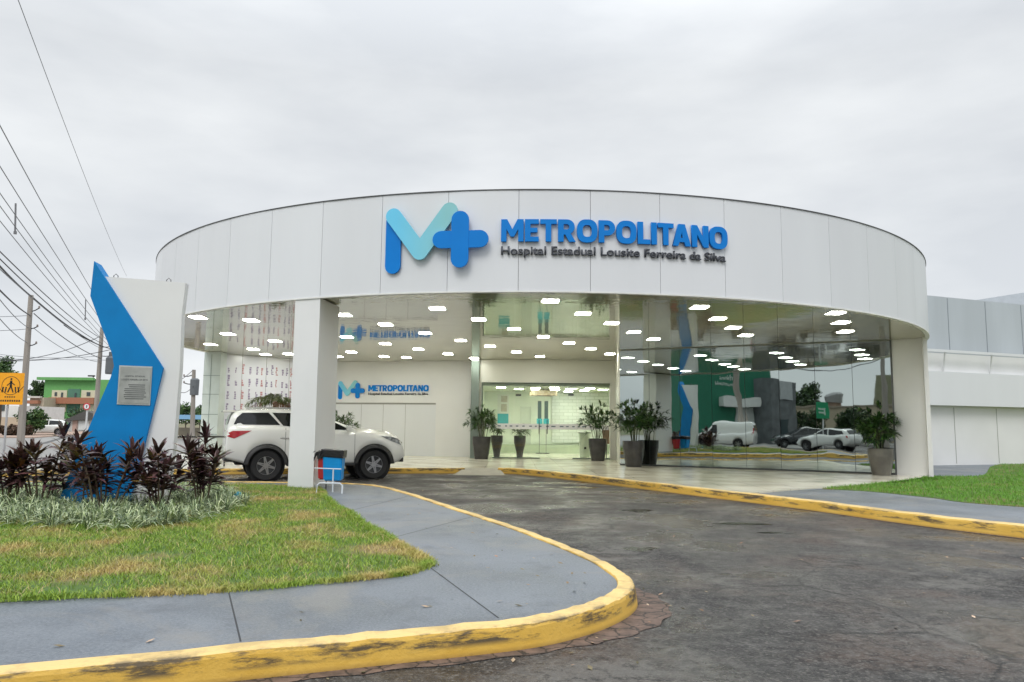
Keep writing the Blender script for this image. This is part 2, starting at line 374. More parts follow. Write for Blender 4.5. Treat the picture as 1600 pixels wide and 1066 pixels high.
def text_mesh(s, size=1., extrude=.0, offset=0., res=3):
    cu = bpy.data.curves.new('t', 'FONT'); cu.body = s; cu.size = size; cu.extrude = extrude; cu.offset = offset; cu.resolution_u = res
    o = bpy.data.objects.new('t', cu); COL.objects.link(o); dg = bpy.context.evaluated_depsgraph_get()
    me = bpy.data.meshes.new_from_object(o.evaluated_get(dg)); bpy.data.objects.remove(o); bpy.data.curves.remove(cu); return me
def text_bounds(me):
    c = np.empty(len(me.vertices) * 3); me.vertices.foreach_get('co', c); c = c.reshape(-1, 3)
    return c[:, 0].min(), c[:, 0].max(), c[:, 1].min(), c[:, 1].max()
def add_text(bm, s, fn, W, Hh=None, offset=.0, extrude=0.):
    """text scaled to width W (height Hh); fn(u, v, n) gives the place"""
    me = text_mesh(s, 1, extrude, offset); x0, x1, y0, y1 = text_bounds(me)
    sx = W / (x1 - x0); sy = Hh / (y1 - y0) if Hh else sx
    b2 = bmesh.new(); b2.from_mesh(me); bpy.data.meshes.remove(me); mp_ = {}
    for v in b2.verts: mp_[v.index] = bm.verts.new(fn((v.co.x - x0) * sx, (v.co.y - y0) * sy, v.co.z))
    for f in b2.faces:
        try: bm.faces.new([mp_[v.index] for v in f.verts])
        except ValueError: pass
    b2.free()

def inside(poly, x, y):
    poly = np.array([(p[0], p[1]) for p in poly]); c = np.zeros(len(x), bool); j = len(poly) - 1
    for i in range(len(poly)):
        xi, yi = poly[i]; xj, yj = poly[j]
        k = ((yi > y) != (yj > y)) & (x < (xj - xi) * (y - yi) / (yj - yi + 1e-12) + xi); c ^= k; j = i
    return c
def scatter(poly, n, dens=None):
    P = np.array([(p[0], p[1]) for p in poly]); lo, hi = P.min(0), P.max(0); X = np.empty((0, 2))
    while len(X) < n:
        q = RNG.random((n, 2)) * (hi - lo) + lo; q = q[inside(poly, q[:, 0], q[:, 1])]
        if dens is not None: q = q[RNG.random(len(q)) < dens(q[:, 0], q[:, 1])]
        X = np.vstack((X, q))
    return X[:n]
def blades(name, XY, z, h, wdt, lean, m, parent=None, seg=2, zfun=None):
    n = len(XY); a = RNG.random(n) * 2 * np.pi; hh = h * (.5 + RNG.random(n)); ww = wdt * (.6 + .8 * RNG.random(n)); le = lean * hh * (.3 + RNG.random(n))
    la = RNG.random(n) * 2 * np.pi; z0 = np.full(n, z) if zfun is None else zfun(XY)
    dx, dy = np.cos(a) * ww / 2, np.sin(a) * ww / 2; V = []
    for k in range(seg + 1):
        t = k / seg; zz = z0 + hh * (t if seg == 1 else t - .25 * lean * t * t); ox, oy = np.cos(la) * le * t * t, np.sin(la) * le * t * t
        tw = 1 - t * .55
        if k < seg: V += [np.stack((XY[:, 0] + ox - dx * tw, XY[:, 1] + oy - dy * tw, zz), 1), np.stack((XY[:, 0] + ox + dx * tw, XY[:, 1] + oy + dy * tw, zz), 1)]
        else: V += [np.stack((XY[:, 0] + ox, XY[:, 1] + oy, zz), 1)]
    k = len(V); co = np.stack(V, 1).reshape(-1, 3); base = np.arange(n) * k
    loops, tot = [], []
    for s in range(seg - 1): loops.append(np.stack((base + 2 * s, base + 2 * s + 1, base + 2 * s + 3, base + 2 * s + 2), 1))
    q = np.concatenate(loops, 1).reshape(n, -1) if loops else np.empty((n, 0), int)
    tri = np.stack((base + 2 * (seg - 1), base + 2 * (seg - 1) + 1, base + 2 * seg), 1)
    lv = np.concatenate((q, tri), 1).ravel(); per = np.array([4] * (seg - 1) + [3]); ls = np.tile(per, n)
    return linkme(name, raw_mesh(name, co, lv, ls), m, parent)
def raw_mesh(name, co, lv, ls):
    me = bpy.data.meshes.new(name); me.vertices.add(len(co)); me.vertices.foreach_set('co', co.astype(np.float32).ravel())
    me.loops.add(len(lv)); me.loops.foreach_set('vertex_index', lv.astype(np.int32)); me.polygons.add(len(ls))
    me.polygons.foreach_set('loop_start', np.concatenate(([0], np.cumsum(ls)[:-1])).astype(np.int32))
    me.polygons.foreach_set('loop_total', ls.astype(np.int32)); me.update(calc_edges=True); return me
def leaf_cloud(name, centres, radii, n, size, m, parent=None, seed=1, squash=1., shell=.55):
    """many small leaf faces spread through ellipsoidal clumps"""
    rg = np.random.default_rng(seed); C_ = np.array(centres, float); R2 = np.array(radii, float)
    k = rg.choice(len(C_), n, p=R2 ** 2 / (R2 ** 2).sum()); d = rg.normal(size=(n, 3)); d /= np.linalg.norm(d, axis=1)[:, None]
    rad = R2[k] * (shell + (1 - shell) * rg.random(n)) * (.85 + .3 * rg.random(n)); p = C_[k] + d * rad[:, None] * np.array([1, 1, squash])
    u = rg.normal(size=(n, 3)); u /= np.linalg.norm(u, axis=1)[:, None]; v = np.cross(u, rg.normal(size=(n, 3))); v /= np.linalg.norm(v, axis=1)[:, None]
    s = size * (.5 + rg.random(n))[:, None]
    co = np.stack((p - u * s, p + v * s * .5, p + u * s, p - v * s * .5), 1).reshape(-1, 3)
    return linkme(name, raw_mesh(name, co, np.arange(4 * n), np.full(n, 4)), m, parent)

# ================================================================== SETTING
S = 'structure'
tag(sheet('ground', [(-900, -900), (900, -900), (900, 900), (-900, 900)], -.05, mat('dry_earth', (.20, .155, .10), .95, col2=(.12, .15, .06), scale=.05)), kind=S)
tag(sheet('street', [(-62, -45), (-11.8, -45), (-11.8, 26), (4, 60), (60, 70), (60, 128), (-160, 128), (-62, 30)], -.012,
    mat('worn_street_asphalt', (.20, .195, .185), .5, col2=(.30, .29, .275), scale=.12, sc=(.5, 1, 1), bump=.2)), kind=S)
tag(sheet('driveway', [(-11.9, -32), (45, -32), (45, 24.5), (-11.9, 24.5)], 0, ASPH), kind=S)

def kerb(name, L, wd=.15, h=.17, m=KERB):
    """L: inner top edge; the outside (road) lies to the right of travel"""
    prof = [(-.0, -.03), (0, h - .012), (.008, h), (wd - .035, h), (wd - .01, h - .012), (wd, h - .035), (wd + .02, .0), (wd + .021, -.03)]
    bm = bmesh.new(); rows = []
    offs = [offset_line(L, p[0]) for p in prof]
    for i in range(len(L)):
        j = .004 * math.sin(i * 2.3) + .003 * math.sin(i * 5.1)
        rows.append([bm.verts.new((offs[k][i].x, offs[k][i].y, prof[k][1] + (j if prof[k][1] > .05 else 0))) for k in range(len(prof))])
    for A, B in zip(rows, rows[1:]):
        for k in range(len(prof) - 1): bm.faces.new((A[k], A[k + 1], B[k + 1], B[k]))
    bm.faces.new(rows[0]); bm.faces.new(rows[-1][::-1])
    return finish(name, bm, m, smooth=False)
isl = [(-8.2, 2.15), (-4.6, 3.56), (-1.62, 4.73), (-.81, 5.05), (.02, 5.39), (.42, 5.70), (.70, 6.06), (.88, 6.44), (.93, 6.80), (.89, 7.16), (.80, 7.66), (.51, 8.58),
       (.12, 9.67), (-.37, 10.85), (-.99, 12.27), (-1.89, 14.38), (-2.75, 16.1), (-3.4, 16.75), (-4.6, 17.0), (-7, 17.0), (-9.6, 16.9)]
isl2 = [(-10.7, 16.2), (-11.1, 14.5), (-10.6, 10), (-9.9, 5), (-9.4, 2.9), (-8.9, 2.2), (-8.2, 2.15)]
IL = smooth_line(isl, 7); IL2 = smooth_line([isl[-1]] + isl2, 5)
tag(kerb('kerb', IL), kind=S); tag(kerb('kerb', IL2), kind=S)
for o in COL.objects: pass
tag(sheet('pavement', IL + IL2[1:-1], .155, PAVE, thick=.1), kind=S)
# joints cut across the pavement: thin dark strips laid on it
bm = bmesh.new()
def strip(bm, a, b, wd, z):
    a, b = Vector(a[:2]), Vector(b[:2]); t = (b - a).normalized(); n_ = Vector((-t.y, t.x)) * wd / 2
    bm.faces.new([bm.verts.new((q.x, q.y, z)) for q in (a - n_, b - n_, b + n_, a + n_)])
for a, b in (((357, 924), (376, 1003)), ((668, 884), (779, 966)), ((540, 800), (640, 775)), ((604, 843), (744, 806))):
    strip(bm, G(*a, .155), G(*b, .155), .012, .1565)
tag(finish('pavement_joint', bm, mat('joint_dirt', (.05, .052, .055), .9)), kind=S)
# lawn on the island
LP = smooth_line([(-8.9, 4.2), (-5.6, 5.05), (-3.75, 5.74), (-2.25, 6.2), (-1.3, 6.69), (-.95, 6.98), (-.80, 7.34), (-.90, 7.82), (-1.24, 8.62), (-1.78, 9.89), (-2.48, 11.61), (-3.23, 13.49), (-3.75, 15.2)], 5) + \
     [Vector(p) for p in ((-4.0, 15.9), (-4.4, 16.45), (-6, 16.6), (-9.8, 16.4), (-10.4, 13.5), (-9.9, 9), (-9.3, 5.2))]
def mound(x, y): return .175 + .05 * np.exp(-((x + 6.5) ** 2 / 8 + (y - 12.5) ** 2 / 6)) + .012 * np.sin(x * 2.1) * np.cos(y * 1.7)
bm = bmesh.new(); f = bm.faces.new([bm.verts.new((p.x, p.y, .16)) for p in LP]); bm.normal_update(); bmesh.ops.triangulate(bm, faces=[f])
for _ in range(4): bmesh.ops.subdivide_edges(bm, edges=[e for e in bm.edges if e.calc_length() > .5], cuts=1, use_grid_fill=False); bmesh.ops.triangulate(bm, faces=bm.faces[:])
for v in bm.verts:
    if not v.is_boundary: v.co.z = mound(v.co.x, v.co.y) - .008
    else: v.co.z = .157
tag(finish('lawn_soil', bm, SOIL), kind=S)
def near(x, y): return np.clip(1.25 - (y - 5) / 14, .25, 1) * (.35 + .65 * (np.sin(x * 1.9 + np.sin(y * 1.3) * 2) * np.sin(y * 2.3 + x) > -.72))
XY = scatter(LP, 135000, near)
ED = [p for p in LP if p.y < 16 and p.x > -9.2]; ex = []
for _ in range(16000):
    k = int(RNG.random() * (len(ED) - 1)); q = ED[k].lerp(ED[k + 1], RNG.random()); ex.append((q.x + RNG.normal() * .035 + .02 * math.sin(q.x * 9 + q.y * 7), q.y + RNG.normal() * .035 - .02))
XY = np.vstack((XY, np.array(ex)))
g = blades('lawn', XY, .165, .047, .007, .9, LAWN, zfun=lambda q: mound(q[:, 0], q[:, 1]) - .012); tag(g, 'patchy light green lawn with dry spots on the traffic island', 'lawn', kind='stuff')
XY = scatter(LP, 9000, near)
g = blades('dry_grass', XY, .165, .075, .006, 1.3, mat('dry_straw', (.45, .36, .17), .8, island=.3), zfun=lambda q: mound(q[:, 0], q[:, 1]) - .012); tag(g, 'straw coloured dry stalks among the island lawn', 'dry grass', kind='stuff')

# small dead leaves and grit lying about
co = []; 
for _ in range(420):
    if RNG.random() < .55: k = int(RNG.random() * (len(IL) - 1)); q = IL[k].lerp(IL[k + 1], RNG.random()) + Vector((RNG.normal() * .45, RNG.normal() * .45)); 
    else: q = Vector((RNG.uniform(-2, 9), RNG.uniform(4, 20)))
    zi = .161 if inside([p for p in IL + IL2[1:-1]], np.array([q.x]), np.array([q.y]))[0] else .007
    if min((q - p).length for p in IL) < .22: continue
    a_ = RNG.random() * 6.28; l_ = .012 + .022 * RNG.random(); u_ = np.array((math.cos(a_), math.sin(a_), .2)) * l_; v__ = np.array((-math.sin(a_), math.cos(a_), -.1)) * l_ * .5; c0_ = np.array((q.x, q.y, zi + .004))
    co += [c0_ - u_, c0_ + v__, c0_ + u_, c0_ - v__]
co = np.array(co); tag(linkme('leaf_litter', raw_mesh('leaf_litter', co, np.arange(len(co)), np.full(len(co) // 4, 4)), mat('dead_leaf', (.20, .12, .05), .8, island=.8, col2=(.38, .33, .22), scale=9)), 'tiny dead leaves and grit scattered on the pavement and driveway', 'leaf litter', kind='stuff')

# building side: kerb, grey path, tiled floor, lawn
kb = [(-13.6, 19.9), (-11.5, 20.8), (-8, 21.9), (-3.3, 23.0), (-1.42, 23.35)]
KB1 = smooth_line(kb, 5)
kb2 = [(-.35, 23.45), (.3, 23.2), (1.35, 21.75), (3.12, 18.6), (4.72, 15.68), (5.6, 14.1), (6.48, 12.1), (7.3, 10.75), (8.6, 8.5), (10.3, 5.2), (12.5, 0), (14, -5)]
KB2 = smooth_line(kb2, 6)
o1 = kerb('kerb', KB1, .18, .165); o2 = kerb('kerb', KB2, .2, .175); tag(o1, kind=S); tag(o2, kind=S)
pad = [p for p in KB1] + [p for p in KB2]
TR = G(1452, 744, FLOOR); tile_front = [p for p in KB2 if p.y > 15.35]
arc = [ring(R_(a), 0, RR + .12).xy for a in range(66, 200, 8)]
fl = [Vector(p) for p in ((-13.6, 19.9),)][:0] + KB1 + tile_front + smooth_line([tile_front[-1], (5.3, 16.1), (6.4, 17.0), (8.2, 18.2), (10.0, 19.3), (11.4, 20.4), (12.0, 21.2), (12.2, 21.9)], 4)[1:] + \
     [Vector(p) for p in ((13.3, 27), (12, 40), (-12, 40), (-13.6, 30))]
tag(sheet('tiled_floor', fl, FLOOR, TILE, thick=.12), kind=S)
grey = [p for p in KB2 if p.y <= 15.7] + [Vector(p) for p in ((60, -5), (60, 50), (15, 50), (12.3, 24), (12.15, 21.6), (11.4, 20.2), (10, 19.1), (8.2, 18.0), (6.4, 16.8), (5.2, 15.8))]
tag(sheet('pavement', grey, .142, PAVE, thick=.1), kind=S)
L2 = smooth_line([G(1285, 764, .15), G(1360, 768, .15), G(1450, 777, .15), G(1600, 792, .15), (14.6, 10.0), (22, 6.5)], 6) + \
     smooth_line([(40, 20), (27, 35), G(1600, 722, .15), G(1552, 728, .15), G(1538, 742, .15), G(1500, 744.5, .15), G(1453, 744, .15), G(1430, 748, .15), G(1369, 755, .15), G(1285, 763, .15)], 5)
tag(sheet('lawn_soil', L2, .15, SOIL, thick=.06), kind=S)
L2v = [p for p in L2 if p.x < 30] 
XY = scatter(L2, 90000, lambda x, y: ((x < 21) & (y < 30)) * np.clip(1.6 - (y - 8) / 14, .3, 1))
tag(blades('lawn', XY, .15, .06, .009, .7, LAWN2), 'dense bright green lawn beside the white side building', 'lawn', kind='stuff')
# ramp where the kerb stops
bm = bmesh.new(); a = [(-1.42, 23.35), (-.35, 23.45), (-.15, 22.5), (-1.7, 22.4)]
vs_ = [bm.verts.new((a[0][0], a[0][1], .149)), bm.verts.new((a[1][0], a[1][1], .149)), bm.verts.new((a[2][0], a[2][1], .006)), bm.verts.new((a[3][0], a[3][1], .006))]; bm.faces.new(vs_)
tag(finish('ramp', bm, mat('worn_concrete', (.33, .31, .27), .7, col2=(.42, .40, .34), scale=4)), kind=S)
# broken reddish gutter concrete around the island nose
gut_in = offset_line(IL, .16); i0 = next(i for i, p in enumerate(IL) if p.x > -4.5); i1 = next(i for i, p in enumerate(IL) if p.y > 7.9)
gi = gut_in[i0:i1]; go = offset_line(IL, .16)[i0:i1]; gg = []
for i, p in enumerate(go):
    t = (IL[min(i0 + i + 1, len(IL) - 1)] - IL[i0 + i - 1]).normalized(); s_ = i / (len(go) - 1); wd = .12 + .02 * math.sin(i * 1.3)
    if s_ > .35: wd += .17 * math.sin(min(1, (s_ - .35) / .5) * math.pi) ** 1.0
    if s_ > .96: wd = .03
    gg.append(p + Vector((t.y, -t.x)) * wd)
def gutter_mat():
    m, nt, b, v = new('cracked_gutter_concrete')
    n1 = tex(nt, 'ShaderNodeTexNoise', 6, v, Detail=6, Roughness=.7); vo = N(nt, 'ShaderNodeTexVoronoi', feature='DISTANCE_TO_EDGE'); vo.inputs['Scale'].default_value = 7
    ds = N(nt, 'ShaderNodeMixRGB'); ds.inputs[0].default_value = .12; nt.links.new(v, ds.inputs[1]); nt.links.new(n1.outputs['Color'], ds.inputs[2]); nt.links.new(ds.outputs[0], vo.inputs[0])
    c = mixc(nt, ramp(nt, n1.outputs[0], [(.35, 0.), (.65, 1.)]).outputs[0], (.07, .048, .038), (.19, .125, .095))
    c = mixc(nt, ramp(nt, vo.outputs[0], [(.01, 1.), (.07, 0.)]).outputs[0], c, (.018, .015, .013))
    nt.links.new(c, b.inputs['Base Color']); b.inputs['Roughness'].default_value = .7
    bp = N(nt, 'ShaderNodeBump'); bp.inputs['Strength'].default_value = .6; nt.links.new(vo.outputs[0], bp.inputs['Height']); nt.links.new(bp.outputs[0], b.inputs['Normal'])
    return m
bm = bmesh.new()
A = [bm.verts.new((p.x, p.y, .005)) for p in gi]; B = [bm.verts.new((p.x, p.y, .004)) for p in gg]
for i in range(len(A) - 1): bm.faces.new((A[i], B[i], B[i + 1], A[i + 1]))
bmesh.ops.recalc_face_normals(bm, faces=bm.faces[:])
tag(finish('gutter', bm, gutter_mat()), kind=S)
WAT = mat('puddle_water', (.022, .015, .012), .16, spec=.4, var=.2, bump=.15, bscale=12)
for k, (px, py, lx, ly_, sd0) in enumerate(((995, 798, .26, .20, 1), (1000, 858, .22, .16, 2), (1160, 819, .36, .14, 3), (1212, 833, .22, .08, 4), (905, 762, .4, .3, 7))):
    c_ = G(px, py); rq = random.Random(sd0); ph = [rq.random() * 6.28 for _ in range(4)]
    pts = [(c_.x + lx * math.cos(t) * (1 + .25 * math.sin(2 * t + ph[0]) + .15 * math.sin(5 * t + ph[1])), c_.y + ly_ * math.sin(t) * (1 + .25 * math.sin(3 * t + ph[2]) + .12 * math.sin(7 * t + ph[3]))) for t in [2 * math.pi * i / 40 for i in range(40)]]
    tag(sheet('puddle', pts, .0035, WAT), kind=S)
# thin reddish dirt along the building kerb
kk = [p for p in KB2 if 9 < p.y < 18]; a_ = offset_line(kk, .2); b_ = [p + (q - p).normalized() * 0 + Vector((-.06 - .03 * math.sin(i), -.05)) for i, (p, q) in enumerate(zip(a_, offset_line(kk, .4)))]
bm = bmesh.new(); A = [bm.verts.new((p.x, p.y, .005)) for p in a_]; B = [bm.verts.new((p.x, p.y, .004)) for p in b_]
for i in range(len(A) - 1): bm.faces.new((A[i], B[i], B[i + 1], A[i + 1]))
tag(finish('gutter', bm, MATS['cracked_gutter_concrete']), kind=S)

# ================================================================== HOSPITAL BUILDING
HB = thing('hospital_building', 'round white hospital entrance with deep panelled canopy ring and mirrored glass', 'hospital')
NP = 55; DPH = 2 * math.pi / NP; PH0 = CYL(811, 300)[0]
bm = bmesh.new(); gap = .009 / RR
for k in range(NP):
    p0, p1 = PH0 + k * DPH + gap / 2, PH0 + (k + 1) * DPH - gap / 2
    jit = .004 * math.sin(k * 7.7)
    ph = [p0 + (p1 - p0) * i / 4 for i in range(5)]
    lo = [bm.verts.new(ring(p, ZB, RR + jit * (0 if i in (0, 4) else 1))) for i, p in enumerate(ph)]; hi = [bm.verts.new(ring(p, ZT, RR + jit * (0 if i in (0, 4) else 1))) for i, p in enumerate(ph)]
    li = [bm.verts.new(ring(p, ZB, RR - .03)) for p in ph]; hi2 = [bm.verts.new(ring(p, ZT, RR - .03)) for p in ph]
    for i in range(4):
        bm.faces.new((lo[i], lo[i + 1], hi[i + 1], hi[i])); bm.faces.new((li[i], li[i + 1], lo[i + 1], lo[i])); bm.faces.new((hi[i], hi[i + 1], hi2[i + 1], hi2[i]))
    bm.faces.new((lo[0], hi[0], hi2[0], li[0])); bm.faces.new((lo[4], hi[4], hi2[4], li[4]))
finish('fascia', bm, WHITE, HB, smooth=False)
def band(name, r0_, r1_, z0, z1, m, a0=0, a1=360, n=220, parent=HB):
    bm = bmesh.new(); P = [R_(a0) + (R_(a1) - R_(a0)) * i / n for i in range(n + 1)]; full = a1 - a0 >= 360
    rows = [[bm.verts.new(ring(p, z, r)) for r, z in ((r0_, z0), (r1_, z0), (r1_, z1), (r0_, z1))] for p in (P[:-1] if full else P)]
    pr = list(zip(rows, rows[1:] + ([rows[0]] if full else [])))
    for A, B in (pr if full else pr[:len(rows) - 1]):
        for k in range(4): bm.faces.new((A[k], A[(k + 1) % 4], B[(k + 1) % 4], B[k]))
    if not full: bm.faces.new(rows[0]); bm.faces.new(rows[-1])
    return finish(name, bm, m, parent, smooth=False)
band('fascia_frame', RR - .12, RR - .034, ZB + .01, ZT - .01, mat('joint_sealant', (.30, .31, .32), .6))  # plain grey backing ring showing through the gaps between fascia panels
band('coping', RR - .25, RR + .018, ZT, ZT + .018, mat('dark_coping', (.07, .07, .075), .5))
band('edge_trim', RR - .10, RR + .012, ZB - .035, ZB - .003, mat('pale_edge_trim', (.78, .78, .76), .4))
def disc(name, r, z, m, th=.03):
    bm = bmesh.new(); n = 160; prism(bm, [ring(2 * math.pi * i / n, 0, r) for i in range(n)], z, z + th); return finish(name, bm, m, HB)
disc('roof', RR - .13, ZT - .18, mat('roof_sheet', (.4, .4, .4), .7), .1)
disc('ceiling', RR - .11, ZB, CEIL, .04)
# walls in plan
WA, WBc, WBr, WC0, WC1 = Vector((-11.35, 29.0)), Vector((-7.75, 32.6)), Vector((-1.68, 31.2)), Vector((-1.5, 30.45)), Vector((4.2, 30.45))
zc = ZB - .005
FILM = mat('film_wrapped_glass', (.70, .715, .80), .18, var=.03, scale=.7)
bm = bmesh.new(); wall(bm, WA, WBc, FLOOR, zc, .12)
fw = finish('film_covered_wall', bm, FILM, HB); fw['label'] = 'white glass wall still wrapped in printed protective film'
# printed marks of the protective film: short vertical runs
rr_ = random.Random(3); bm = bmesh.new(); bm2 = bmesh.new(); dA = (WBc - WA).normalized(); nA = Vector((dA.y, -dA.x)); LA = (WBc - WA).length; u = .12
col_ = 0
while u < LA - .1:
    col_ += 1; row_ = 0; kindr = col_ % 3; z = FLOOR + .2
    while z < zc - .3:
        ln = .20 + .22 * rr_.random(); y = z + .05 * rr_.random()
        while y < z + ln:
            h_ = .025 + .06 * rr_.random(); wd = .04 + .06 * rr_.random()
            p = WA + dA * (u + .02 * rr_.random()) + nA * .004
            T = bm2 if kindr == 1 else bm
            fr = (Vector((p.x, p.y, y)), Vector((dA.x, dA.y, 0)), Vector((0, 0, 1)), Vector((nA.x, nA.y, 0)))
            slab(T, fr, [(0, 0), (wd, 0), (wd, h_), (0, h_)], 0, .002); y += h_ + .014
        z += .50
    u += .19 + .13 * rr_.random()
finish('film_print', bm, mat('film_print_violet', (.26, .22, .36), .5), fw); finish('film_print', bm2, mat('film_print_red', (.45, .22, .26), .5), fw)
bm = bmesh.new()
for k in range(1, 5):
    p = WA + dA * (k * LA / 5); fr = (Vector((p.x, p.y, FLOOR)), Vector((dA.x, dA.y, 0)), Vector((0, 0, 1)), Vector((nA.x, nA.y, 0))); slab(bm, fr, [(0, 0), (.012, 0), (.012, zc - FLOOR), (0, zc - FLOOR)], .001, .004)
finish('joint', bm, SEAM, fw)
# reception wall: bulkhead above, panelled wall below set back
bm = bmesh.new(); wall(bm, WBc, WBr, 2.35, zc, .2); rw = finish('bulkhead', bm, WHITE2, HB)
dB = (WBr - WBc).normalized(); nB = Vector((-dB.y, dB.x)); LB = (WBr - WBc).length
bm = bmesh.new(); wall(bm, WBc + nB * .06, WBr + nB * .06 - dB * 1.5, FLOOR, 2.35, .14); lw_ = finish('wall', bm, WHITE, HB)
bm = bmesh.new(); wall(bm, WBr - dB * 1.5, WBr, FLOOR, 2.349, .2); finish('wall', bm, WHITE2, HB)
bm = bmesh.new()
for k in (.22, .38, .54): p = WBc + nB * .058 + dB * (LB * k); fr = (Vector((p.x, p.y, FLOOR)), Vector((dB.x, dB.y, 0)), Vector((0, 0, 1)), Vector((nB.x, nB.y, 0))); slab(bm, fr, [(0, 0), (.014, 0), (.014, 2.2), (0, 2.2)], -.002, .001)
p = WBc + nB * .05; fr = (Vector((p.x, p.y, 2.28)), Vector((dB.x, dB.y, 0)), Vector((0, 0, 1)), Vector((nB.x, nB.y, 0))); slab(bm, fr, [(0, 0), (LB - 1.5, 0), (LB - 1.5, .07), (0, .07)], -.004, .004)
finish('joint', bm, mat('grey_joint', (.32, .32, .3), .6), lw_)
# dark green pilaster between the reception wall and the door wall
bm = bmesh.new(); prism(bm, [(-1.62, 30.3), (-1.30, 30.3), (-1.30, 31.3), (-1.62, 31.3)], FLOOR, zc); finish('pilaster', bm, mat('green_glass_edge', (.20, .25, .22), .15, spec=.8), HB)
# door wall with its opening
dx0, dx1, dzt = D(752, 650, 30.45).x, D(953, 650, 30.45).x, D(850, 598.5, 30.45).z
bm = bmesh.new(); wall(bm, (-1.295, 30.45), (dx0, 30.45), FLOOR, zc, .2); wall(bm, (dx1, 30.45), (4.2, 30.45), FLOOR, zc, .2); wall(bm, (dx0, 30.45), (dx1, 30.45), dzt, zc, .2)
finish('wall', bm, CREAM, HB)
bm = bmesh.new(); wall(bm, GL.xy + Vector((-.02, 0)), WC1 + Vector((0, .2)), FLOOR, zc, -.12) ; finish('wall', bm, CREAM, HB)
# glass entrance
GE = bpy.data.objects.new('glass_entrance', None); COL.objects.link(GE); GE.parent = HB
GFR = mat('green_frame', (.10, .13, .10), .4)
bm = bmesh.new(); box(bm, ((dx0 + dx1) / 2, 30.43, dzt - .02), (dx1 - dx0, .06, .04)); box(bm, (dx0 + .03, 30.43, (dzt + FLOOR) / 2 - .02), (.05, .06, dzt - FLOOR - .04)); box(bm, ((dx0 * .62 + dx1 * .38) - .55, 30.43, FLOOR + .02), (1.9, .05, .035)); box(bm, (dx1 - .75, 30.43, FLOOR + .02), (1.5, .05, .035))
finish('frame', bm, GFR, GE)
pw = (dx1 - dx0 - .04) / 4
for k in range(4):
    x0 = dx0 + .03 + k * pw; bm = bmesh.new(); box(bm, (x0 + pw / 2, 30.50, (dzt + FLOOR) / 2), (pw - .012, .012, dzt - FLOOR - .06)); gp_ = finish('glass_pane', bm, GLASS, GE)
zs0, zs1 = D(850, 671, 30.4).z, D(850, 662.5, 30.4).z
bm = bmesh.new(); box(bm, ((dx0 + dx1) / 2, 30.488, (zs0 + zs1) / 2), (dx1 - dx0 - .1, .004, zs1 - zs0)); st_ = finish('safety_strip', bm, mat('white_vinyl', (.8, .8, .82), .5), GE)
bm = bmesh.new(); x = dx0 + .2
while x < dx1 - .3:
    wd = .07 + .1 * rr_.random(); box(bm, (x, 30.483, (zs0 + zs1) / 2 + .01), (wd, .004, .05)); x += wd / 2 + .13 + .12 * rr_.random()
finish('strip_mark', bm, mat('strip_mark_grey', (.16, .2, .26), .5), st_)
for px in (842.5, 855):
    p = D(px, 667, 30.38); bm = bmesh.new(); tube(bm, [(p.x, 30.36, p.z - .28), (p.x, 30.36, p.z + .28)], .018, 8); tube(bm, [(p.x, 30.36, p.z - .2), (p.x, 30.49, p.z - .2)], .012, 6); tube(bm, [(p.x, 30.36, p.z + .2), (p.x, 30.49, p.z + .2)], .012, 6)
    finish('door_handle', bm, DARKM, GE)
# lobby behind the glass
LBW = mat('lobby_wall_paint', (.82, .86, .76), .6, var=.02); lz = 3.05; ly = 36.5
bm = bmesh.new(); wall(bm, (-1.5, ly), (6.5, ly), FLOOR, 3.5, .2); wall(bm, (-1.30, 30.7), (-1.30, ly), FLOOR, 3.5, .2); wall(bm, (6.4, ly), (6.4, 30.7), FLOOR, 3.5, .2); finish('lobby_wall', bm, LBW, HB)
bm = bmesh.new(); box(bm, (2.55, 33.6, lz + .05), (7.7, 5.9, .1)); finish('lobby_ceiling', bm, mat('lobby_ceiling_paint', (.55, .60, .44), .35), HB)
bm = bmesh.new(); box(bm, (2.55, ly - .25, FLOOR + .2), (7.6, .3, .4)); finish('skirting', bm, mat('lobby_skirting', (.5, .56, .42), .4), HB)
def brickish():
    m, nt, b, v = new('textured_white_panel'); mp = N(nt, 'ShaderNodeMapping'); mp.inputs['Rotation'].default_value = (R_(90), 0, 0); nt.links.new(v, mp.inputs[0])
    br = N(nt, 'ShaderNodeTexBrick'); br.inputs['Scale'].default_value = 1; br.inputs['Brick Width'].default_value = .42; br.inputs['Row Height'].default_value = .16; br.inputs['Mortar Size'].default_value = .012
    br.inputs['Color1'].default_value = (.84, .86, .82, 1); br.inputs['Color2'].default_value = (.70, .74, .68, 1); br.inputs['Mortar'].default_value = (.55, .6, .52, 1); nt.links.new(mp.outputs[0], br.inputs[0]); nt.links.new(br.outputs[0], b.inputs['Base Color']); return m
bm = bmesh.new(); q0, q1 = D(862, 640, ly).x, D(960, 640, ly).x; box(bm, ((q0 + q1) / 2, ly - .06, 1.85), (q1 - q0, .08, 2.4)); finish('textured_panel', bm, brickish(), HB)
bm = bmesh.new(); a, b = D(813, 632, ly), D(829, 712, ly); box(bm, ((a.x + b.x) / 2, ly - .03, 1.25), (b.x - a.x, .05, 2.2)); finish('inner_door', bm, mat('pale_door', (.62, .66, .58), .5), HB)
# back wall of the ring, closing the building
band('rear_wall', RR - .16, RR - .05, FLOOR, ZB, WHITE2, 63.2, 150, 60)
band('rear_wall', RR - .3, RR - .2, FLOOR, ZB, WHITE2, 150, 258, 60)
